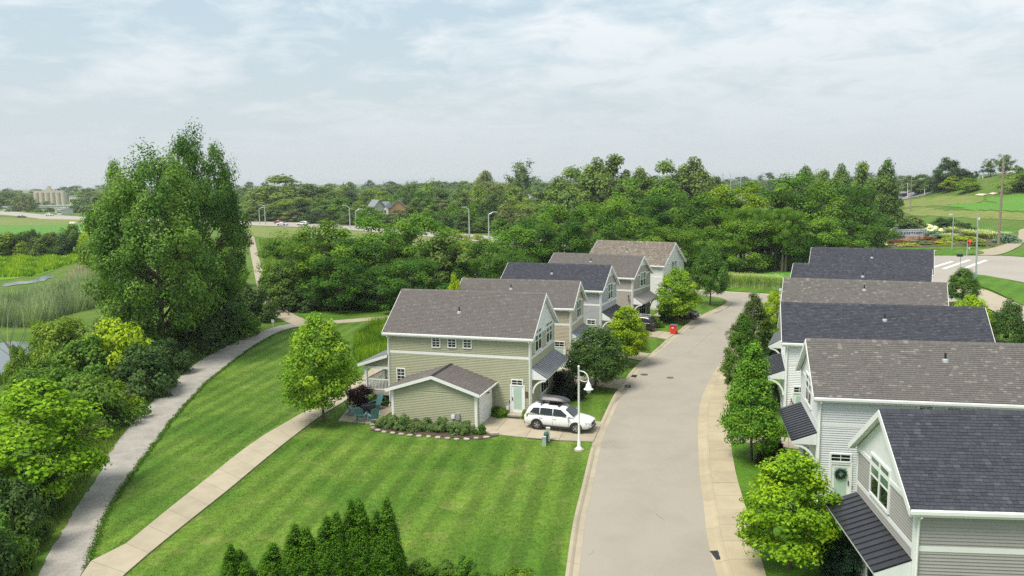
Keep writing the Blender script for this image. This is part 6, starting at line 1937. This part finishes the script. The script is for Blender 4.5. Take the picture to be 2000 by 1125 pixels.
garden = [(1718, 450, 440, 30, 'cream', 'cream flowering shrub left of the sign wall'), (1758, 447, 436, 32, 'cream', 'white hydrangea behind the sign wall'), (1818, 453, 440, 26, 'cream', 'white flowering shrub at the right end of the sign wall'), (1806, 446, 436, 30, 'cream', 'pale flowers behind the sign wall, right part'),
          (1733, 449, 434, 40, 'blue', 'blue green mound behind the left end of the sign'), (1735, 464, 452, 44, 'grassy', 'pale grass mound in front of the left end of the sign'), (1772, 473, 466, 26, 'pink', 'pink flowering shrub below the sign'), (1728, 478, 471, 14, 'cream', 'small white flower clump at the garden edge'),
          (1750, 475, 467, 44, 'rust', 'rust coloured low shrub beside the pink one'), (1700, 470, 455, 40, 'grassy', 'pale grasses where the wood meets the garden'), (1690, 460, 446, 40, 'grassy', 'flowering pale shrub at the foot of the wood'), (1785, 447, 420, 44, 'olive', 'dark olive pointed shrub behind the sign'),
          (1765, 448, 425, 50, 'round', 'green shrub behind the left half of the sign'), (1838, 444, 424, 50, 'dark', 'wide dark green shrub right of the sign'), (1833, 452, 441, 26, 'dark', 'small dark shrub by the white flowers'), (1828, 466, 451, 40, 'blue', 'blue green grass mound right of the sign'),
          (1852, 468, 455, 36, 'grassy', 'pale green mound beyond the blue one'), (1865, 455, 443, 40, 'grassy', 'soft grass in the middle of the garden'), (1888, 455, 434, 30, 'dark', 'small dark tree like shrub in the garden'), (1905, 462, 448, 60, 'grassy', 'broad pale ornamental grass mound near the tall pole'),
          (1940, 466, 452, 60, 'grassy', 'ornamental grasses at the pole end of the garden'), (1965, 474, 455, 50, 'blue', 'blue green mound at the tip of the garden'), (1800, 477, 470, 60, 'olive', 'low olive ground cover below the sign'), (1838, 478, 470, 40, 'yellow', 'yellow ground cover edging the garden'),
          (1772, 481, 474, 40, 'yellow', 'yellow edging plants below the pink shrub'), (1880, 472, 461, 70, 'bright', 'bright green ground cover in the middle of the garden'), (1810, 470, 461, 26, 'rust', 'brown leaved clump right under the sign'), (1905, 480, 471, 44, 'olive', 'olive low plants at the garden lawn'), (1957, 475, 471, 8, 'yellow', 'tiny yellow flowers at the foot of the tall pole'),
          (1690, 478, 468, 40, 'round', 'green bush at the edge of the wood beside the garden'), (1715, 474, 462, 30, 'blue', 'bluish shrub before the pale grass mound')]
for x, b, t, w, c, lab in garden:
    tp('fountain' if c == 'grassy' else 'softgrass' if c in ('blue', 'bright', 'yellow', 'olive') else 'bush', (x, b), t, w * 1.05, c, lab, cat_='shrub', group=GG, name='garden_shrub', trunk=False)
rr = random.Random(2)
for i, (x, y) in enumerate(((1775, 469), (1790, 468), (1800, 467), (1808, 466), (1712, 476), (1705, 473))):
    g = G(x, y); mb = MB(); n = 8
    pts = [(rr.uniform(0.6, 1.3) * math.cos(k * 0.785), rr.uniform(0.4, 0.8) * math.sin(k * 0.785), 0) for k in range(n)]
    mb.prism(pts, (0.1, 0.1, rr.uniform(0.5, 0.9))); o = mb.build('boulder', simple('boulder_%d' % i, (0.30, 0.20, 0.13), 0.9, 0.25, 2)); o.location = (g.x, g.y, 0.1)
    tag(o, ['brown boulder left under the sign wall', 'brown boulder under the middle of the sign wall', 'brown boulder right of the middle under the sign', 'brown boulder at the right end of the sign', 'brown boulder at the wood side of the garden', 'rusty boulder beside the entrance path'][i], 'boulder', 'boulders below the sign')


# ------------------------------------------------------------------ far buildings
def far_house(label, gx_, base_py, Y, w, d, h, roofh, wallc, roofc, rz=0.0, windows=2, z0=0.0, brick=False):
    p = atY(gx_, base_py, Y); w *= 0.85; h *= 0.9; roofh *= 0.85
    o = empty('far_house', (p.x, Y, z0), label, 'house', 'houses beyond the highway', rz)
    mb = MB(); mb.prism([(-w / 2, -d / 2, 0), (w / 2, -d / 2, 0), (w / 2, -d / 2, h), (0, -d / 2, h + roofh), (-w / 2, -d / 2, h)], (0, d, 0))
    link('wall', mb.mesh('wall', M['plain']), o, color=wallc)
    mb = MB()
    for s in (-1, 1): mb.prism([(s * (w / 2 + 0.5), -d / 2 - 0.5, h - 0.3), (0, -d / 2 - 0.5, h + roofh + 0.05), (0, -d / 2 - 0.5, h + roofh + 0.35), (s * (w / 2 + 0.5), -d / 2 - 0.5, h)], (0, d + 1, 0))
    link('roof', mb.mesh('roof', M['plain']), o, color=roofc)
    for i in range(windows):
        x = -w / 2 + w * (i + 0.5) / windows
        mb = MB(); mb.box((x - 0.6, -d / 2 - 0.06, h * 0.45), (x + 0.6, -d / 2 - 0.01, h * 0.45 + 1.5)); wdw = mb.build('window', M['white'], o)
        mb = MB(); mb.box((x - 0.5, -d / 2 - 0.09, h * 0.45 + 0.1), (x + 0.5, -d / 2 - 0.061, h * 0.45 + 1.4)); mb.build('pane', M['glass'], wdw)
    return o


gray, blue_, pale = (0.20, 0.20, 0.21), (0.14, 0.16, 0.20), (0.55, 0.53, 0.50)
far_house('grey gable house above the silver willow', 735, 420, 400, 6, 10, 6, 4, (0.42, 0.41, 0.40), gray, 0.5)
far_house('white gabled house with a blue grey roof left of the brick gable', 753, 415, 415, 8, 10, 5, 3.5, (0.65, 0.66, 0.68), blue_, -0.2)
far_house('house with an orange brick gable under a grey roof', 779, 418, 405, 9, 12, 5.5, 4, (0.46, 0.22, 0.11), gray, 0.1)
far_house('long grey roofed house right of the pale green tree', 876, 418, 410, 13, 9, 5, 4, (0.5, 0.47, 0.44), (0.24, 0.225, 0.215), 1.2, 3)
far_house('pale house half hidden behind trees above the blue grey roof', 928, 414, 420, 9, 9, 6, 3.5, (0.56, 0.52, 0.47), (0.26, 0.24, 0.23), 0.9)
far_house('pale gable house right of the sparse vase shaped tree', 1036, 408, 430, 8, 10, 7, 4, (0.5, 0.5, 0.49), gray, 0.4)
far_house('small white roofed house behind the round dull tree', 639, 390, 560, 9, 9, 6, 3.5, (0.7, 0.71, 0.72), (0.55, 0.57, 0.6), 1.0)
far_house('tiny house with a rusty red roof in the far trees', 670, 388, 620, 8, 8, 6, 4, (0.6, 0.58, 0.55), (0.36, 0.2, 0.15), 0.9)
far_house('far house with a dark roof among trees left of centre', 795, 392, 560, 10, 9, 5, 4, pale, gray, 0.6)
far_house('far pinkish house at the skyline above the end of the street', 1436, 378, 420, 14, 10, 6, 3, (0.6, 0.5, 0.44), (0.4, 0.35, 0.32), 1.4)
far_house('far grey roofed house left of the highest wood crown', 1412, 380, 440, 14, 10, 6, 3, (0.5, 0.5, 0.5), (0.3, 0.3, 0.31), 1.5)
far_house('far white house left of centre on the skyline', 863, 372, 640, 10, 9, 8, 4, (0.7, 0.7, 0.7), gray, 0.2)
# masts above the trees
for (x, b, t, Y), lab in (((1412, 385, 338, 420), 'thin grey mast at the skyline above the end of the street'), ((1427, 385, 340, 430), 'second thin mast at the skyline'), ((1447, 385, 345, 410), 'third thin mast at the skyline, nearest the highest crown')):
    p = atY(x, b, Y); pole(Vector((p.x, Y, 0)), t, (x, t), 0.25, M['galv'], 'mast', lab, 'mast', ((x - 5, x + 5, t + 12),))
# blue shelter on the hill
g = Gt(1925, 347); g = Vector((g.x, g.y, terrain(g.x, g.y)))
o = empty('picnic_shelter', g, 'small blue roofed shelter on the crest of the hill', 'shelter')
for sx in (-2.2, 2.2):
    for sy in (-1.5, 1.5): mb = MB(); mb.box((sx - 0.12, sy - 0.12, -0.5), (sx + 0.12, sy + 0.12, 2.3)); mb.build('post', M['white'], o)
mb = MB(); mb.prism([(-3, -2, 2.3), (-3, 0, 3.3), (-3, 2, 2.3)], (6, 0, 0)); link('roof', mb.mesh('roof', M['plain']), o, color=(0.08, 0.16, 0.36))

# grain silos far on the left
Ys = 760; a, b = atY(68.5, 402, Ys), atY(132, 402, Ys); w = b.x - a.x
silo_m = simple('silo_concrete', (0.50, 0.45, 0.37), 0.85, 0.06, 0.1)
hs = atY(100, 376, Ys).z
o = empty('grain_silos', (a.x, Ys, 0), 'row of pale concrete grain silos with a head house on the far plain', 'silos')
n = 6; r_ = w / n / 2
for i in range(n):
    mb = MB(); mb.lathe([(r_ * 1.04, 0), (r_ * 1.04, hs)], 20, ((2 * i + 1) * r_, 0, 0)); mb.build('silo', silo_m, o)
mb = MB(); mb.box((r_ * 0.3, -r_ * 0.6, hs), (w - r_, r_ * 0.6, hs + 1.9)); mb.build('gallery', silo_m, o)
mb = MB(); mb.box((w * 0.40, -r_ * 0.5, hs + 1.9), (w * 0.56, r_ * 0.5, hs + 3.6)); mb.box((w * 0.43, -r_ * 0.4, hs + 3.6), (w * 0.52, r_ * 0.4, hs + 6)); mb.build('head_house', silo_m, o)
wh = (0.66, 0.65, 0.62)
for (x0, x1, yt, yb, Y), lab in (((72, 138, 402, 409, 600), 'long low white shed in front of the grain silos'), ((108, 142, 408, 418, 560), 'white block building at the highway end'), ((135, 162, 383, 393, 800), 'pale grey works building right of the silos'), ((178, 212, 404, 414, 620), 'white building half hidden by the cottonwood'),
                                  ((6, 14, 405, 411, 640), 'small white shed at the picture edge'), ((34, 46, 404, 412, 640), 'small white shed below the hazy trees'), ((112, 120, 421, 427, 520), 'little white hut by the highway')):
    A, B = atY(x0, yb, Y), atY(x1, yt, Y); zt_ = max(3, B.z)
    o = empty('industrial_building', ((A.x + B.x) / 2, Y, 0), lab, 'building', 'white buildings by the silos'); w2 = (B.x - A.x) / 2
    mb = MB(); mb.box((-w2, 0, 0), (w2, 14, zt_)); link('wall', mb.mesh('wall', M['plain']), o, color=wh)
    mb = MB(); mb.box((-w2 - 0.4, -0.4, zt_), (w2 + 0.4, 14.4, zt_ + 0.5)); link('roof', mb.mesh('roof', M['plain']), o, color=(0.5, 0.5, 0.5))
    mb = MB(); mb.box((-w2 * 0.9, -0.05, zt_ * 0.45), (w2 * 0.9, -0.01, zt_ * 0.65)); mb.build('window', M['glass'], o)

# ------------------------------------------------------------------ tall grasses and reeds (nobody could count them)


def blades(name, poly, n, h, w, col, label, seed, hv=0.4, mat=None, z=0.0):
    rg = np.random.default_rng(seed)
    P = [(p.x, p.y) for p in poly]; xs, ys = [p[0] for p in P], [p[1] for p in P]
    pts = np.stack([rg.uniform(min(xs), max(xs), n * 3), rg.uniform(min(ys), max(ys), n * 3)], 1)
    ins = np.zeros(len(pts), bool)
    for i in range(len(P)):
        (x0, y0), (x1, y1) = P[i], P[i - 1]
        c = ((y0 > pts[:, 1]) != (y1 > pts[:, 1])) & (pts[:, 0] < (x1 - x0) * (pts[:, 1] - y0) / (y1 - y0 + 1e-12) + x0)
        ins ^= c
    pts = pts[ins][:n]; n = len(pts)
    th = rg.random(n) * 6.283; hh = h * (1 - hv + 2 * hv * rg.random(n)); lean = rg.normal(size=(n, 2)) * 0.22
    cl = np.sin(pts[:, 0] * 0.9 + 2 * np.sin(pts[:, 1] * 0.5)) * 0.5 + 0.5
    hh *= 0.7 + 0.5 * cl
    d = np.stack([np.cos(th), np.sin(th)], 1) * w * 0.5
    V = np.zeros((n, 4, 3), np.float32)
    V[:, 0, :2] = pts - d; V[:, 1, :2] = pts + d
    V[:, 2, :2] = pts + d * 0.25 + lean * hh[:, None]; V[:, 3, :2] = pts - d * 0.25 + lean * hh[:, None]
    V[:, 2:, 2] = hh[:, None]; V[:, :, 2] += z
    o = link(name, mesh_np(name, V.reshape(-1, 3), np.arange(n * 4).reshape(-1, 4), mat or M['leaf'], np.repeat(cl, 4)), kind='stuff', color=col)
    tag(o, label, 'grass')


blades('tall_grass', px([(690, 690), (700, 655), (730, 640), (770, 632), (780, 700), (760, 720), (700, 712)]), 9000, 1.0, 0.09, (0.13, 0.26, 0.02), 'bright unmown tall grass behind the sage green house', 1)
blades('tall_grass', px([(505, 470), (640, 468), (700, 480), (620, 560), (560, 600), (540, 575), (520, 530)]), 12000, 0.9, 0.16, (0.13, 0.24, 0.035), 'rough green grass on the bank right of the upper path', 2)
blades('reeds', px([(-20, 640), (-20, 600), (60, 590), (135, 565), (200, 525), (225, 545), (230, 590), (150, 610), (60, 640)]), 26000, 1.9, 0.13, (0.22, 0.30, 0.16), 'grey green reed bed between the pond and the cottonwoods', 3)
blades('reeds', px([(110, 575), (150, 545), (200, 518), (225, 530), (225, 550), (150, 565)]), 9000, 1.9, 0.13, (0.38, 0.36, 0.24), 'pale flowering reeds at the back of the reed bed', 4)
blades('marsh_plants', px([(-60, 545), (60, 540), (150, 512), (200, 492), (120, 495), (-60, 500)]), 16000, 0.8, 0.5, (0.18, 0.34, 0.02), 'bright green leafy marsh plants beyond the water', 5)
blades('verge_grass', px([(0, 1125), (60, 1125), (140, 985), (210, 885), (300, 780), (400, 696), (500, 648), (470, 640), (330, 730), (200, 850), (60, 1000)]), 16000, 0.35, 0.06, (0.10, 0.18, 0.03), 'rough grass verge between the thicket and the gravel path', 6)
blades('shore_grass', px([(-20, 760), (60, 730), (130, 700), (130, 650), (60, 640), (80, 680), (50, 725), (-20, 752)]), 9000, 0.9, 0.10, (0.12, 0.22, 0.03), 'tall green grass around the near pond', 7)
blades('lawn_grass', [G(165, 1150)] + px([(200, 1000), (300, 880), (420, 735), (560, 650), (690, 690), (740, 700), (760, 830), (970, 860), (1150, 870), (1125, 1000), (1090, 1140)]), 45000, 0.032, 0.05, (1, 1, 1), 'short mown grass of the lawn', 12, 0.4, M['lawn'], 0.017)
# ragged edge of the turf along the gravel
rg = np.random.default_rng(9)
ed = resample(gr_r, 900); pts_ = np.array([(p.x, p.y) for p in ed]); pts_ = np.repeat(pts_, 14, 0) + rg.normal(size=(len(pts_) * 14, 2)) * 0.11
n_ = len(pts_); d = rg.normal(size=(n_, 2)); d /= np.linalg.norm(d, axis=1, keepdims=True); V_ = np.zeros((n_, 4, 3), np.float32)
V_[:, 0, :2] = pts_ - d * 0.03; V_[:, 1, :2] = pts_ + d * 0.03; l_ = rg.normal(size=(n_, 2)) * 0.05
V_[:, 2, :2] = pts_ + d * 0.01 + l_; V_[:, 3, :2] = pts_ - d * 0.01 + l_; V_[:, 2:, 2] = (0.03 + 0.05 * rg.random(n_))[:, None]; V_[:, :, 2] += 0.02
o = link('turf_edge', mesh_np('turf_edge', V_.reshape(-1, 3), np.arange(n_ * 4).reshape(-1, 4), M['leaf']), kind='stuff', color=(0.10, 0.20, 0.02)); tag(o, 'ragged grass edge of the lawn along the gravel path', 'grass')

# ------------------------------------------------------------------ the air
mt = bpy.data.materials.new('haze'); mt.use_nodes = True
ns = mt.node_tree.nodes; ns.clear()
pv = N(ns, 'ShaderNodeVolumePrincipled', inp={'Color': (0.90, 0.95, 1.0, 1), 'Density': 0.00015, 'Anisotropy': 0.2})
ou = N(ns, 'ShaderNodeOutputMaterial'); mt.node_tree.links.new(pv.outputs[0], ou.inputs['Volume'])
mb = MB(); mb.box((-6500, -400, -2), (10000, 9500, 34)); o = mb.build('haze', mt, kind='stuff'); tag(o, 'thin pale summer haze over the plain', 'haze')

# things that would share a label and can be told apart by their order from the left
_by = {}
for o in list(COL.objects):
    if o.parent is None and o.get('group') in (DG, FG): _by.setdefault(o['label'], []).append(o)
for lab, os_ in _by.items():
    if len(os_) < 2: continue
    os_.sort(key=lambda o: o.location.x / o.location.y)
    for i, o in enumerate(os_):
        n = i + 1; o['label'] = lab + ', %d%s from left' % (n, 'th' if 10 < n < 14 else {1: 'st', 2: 'nd', 3: 'rd'}.get(n % 10, 'th'))
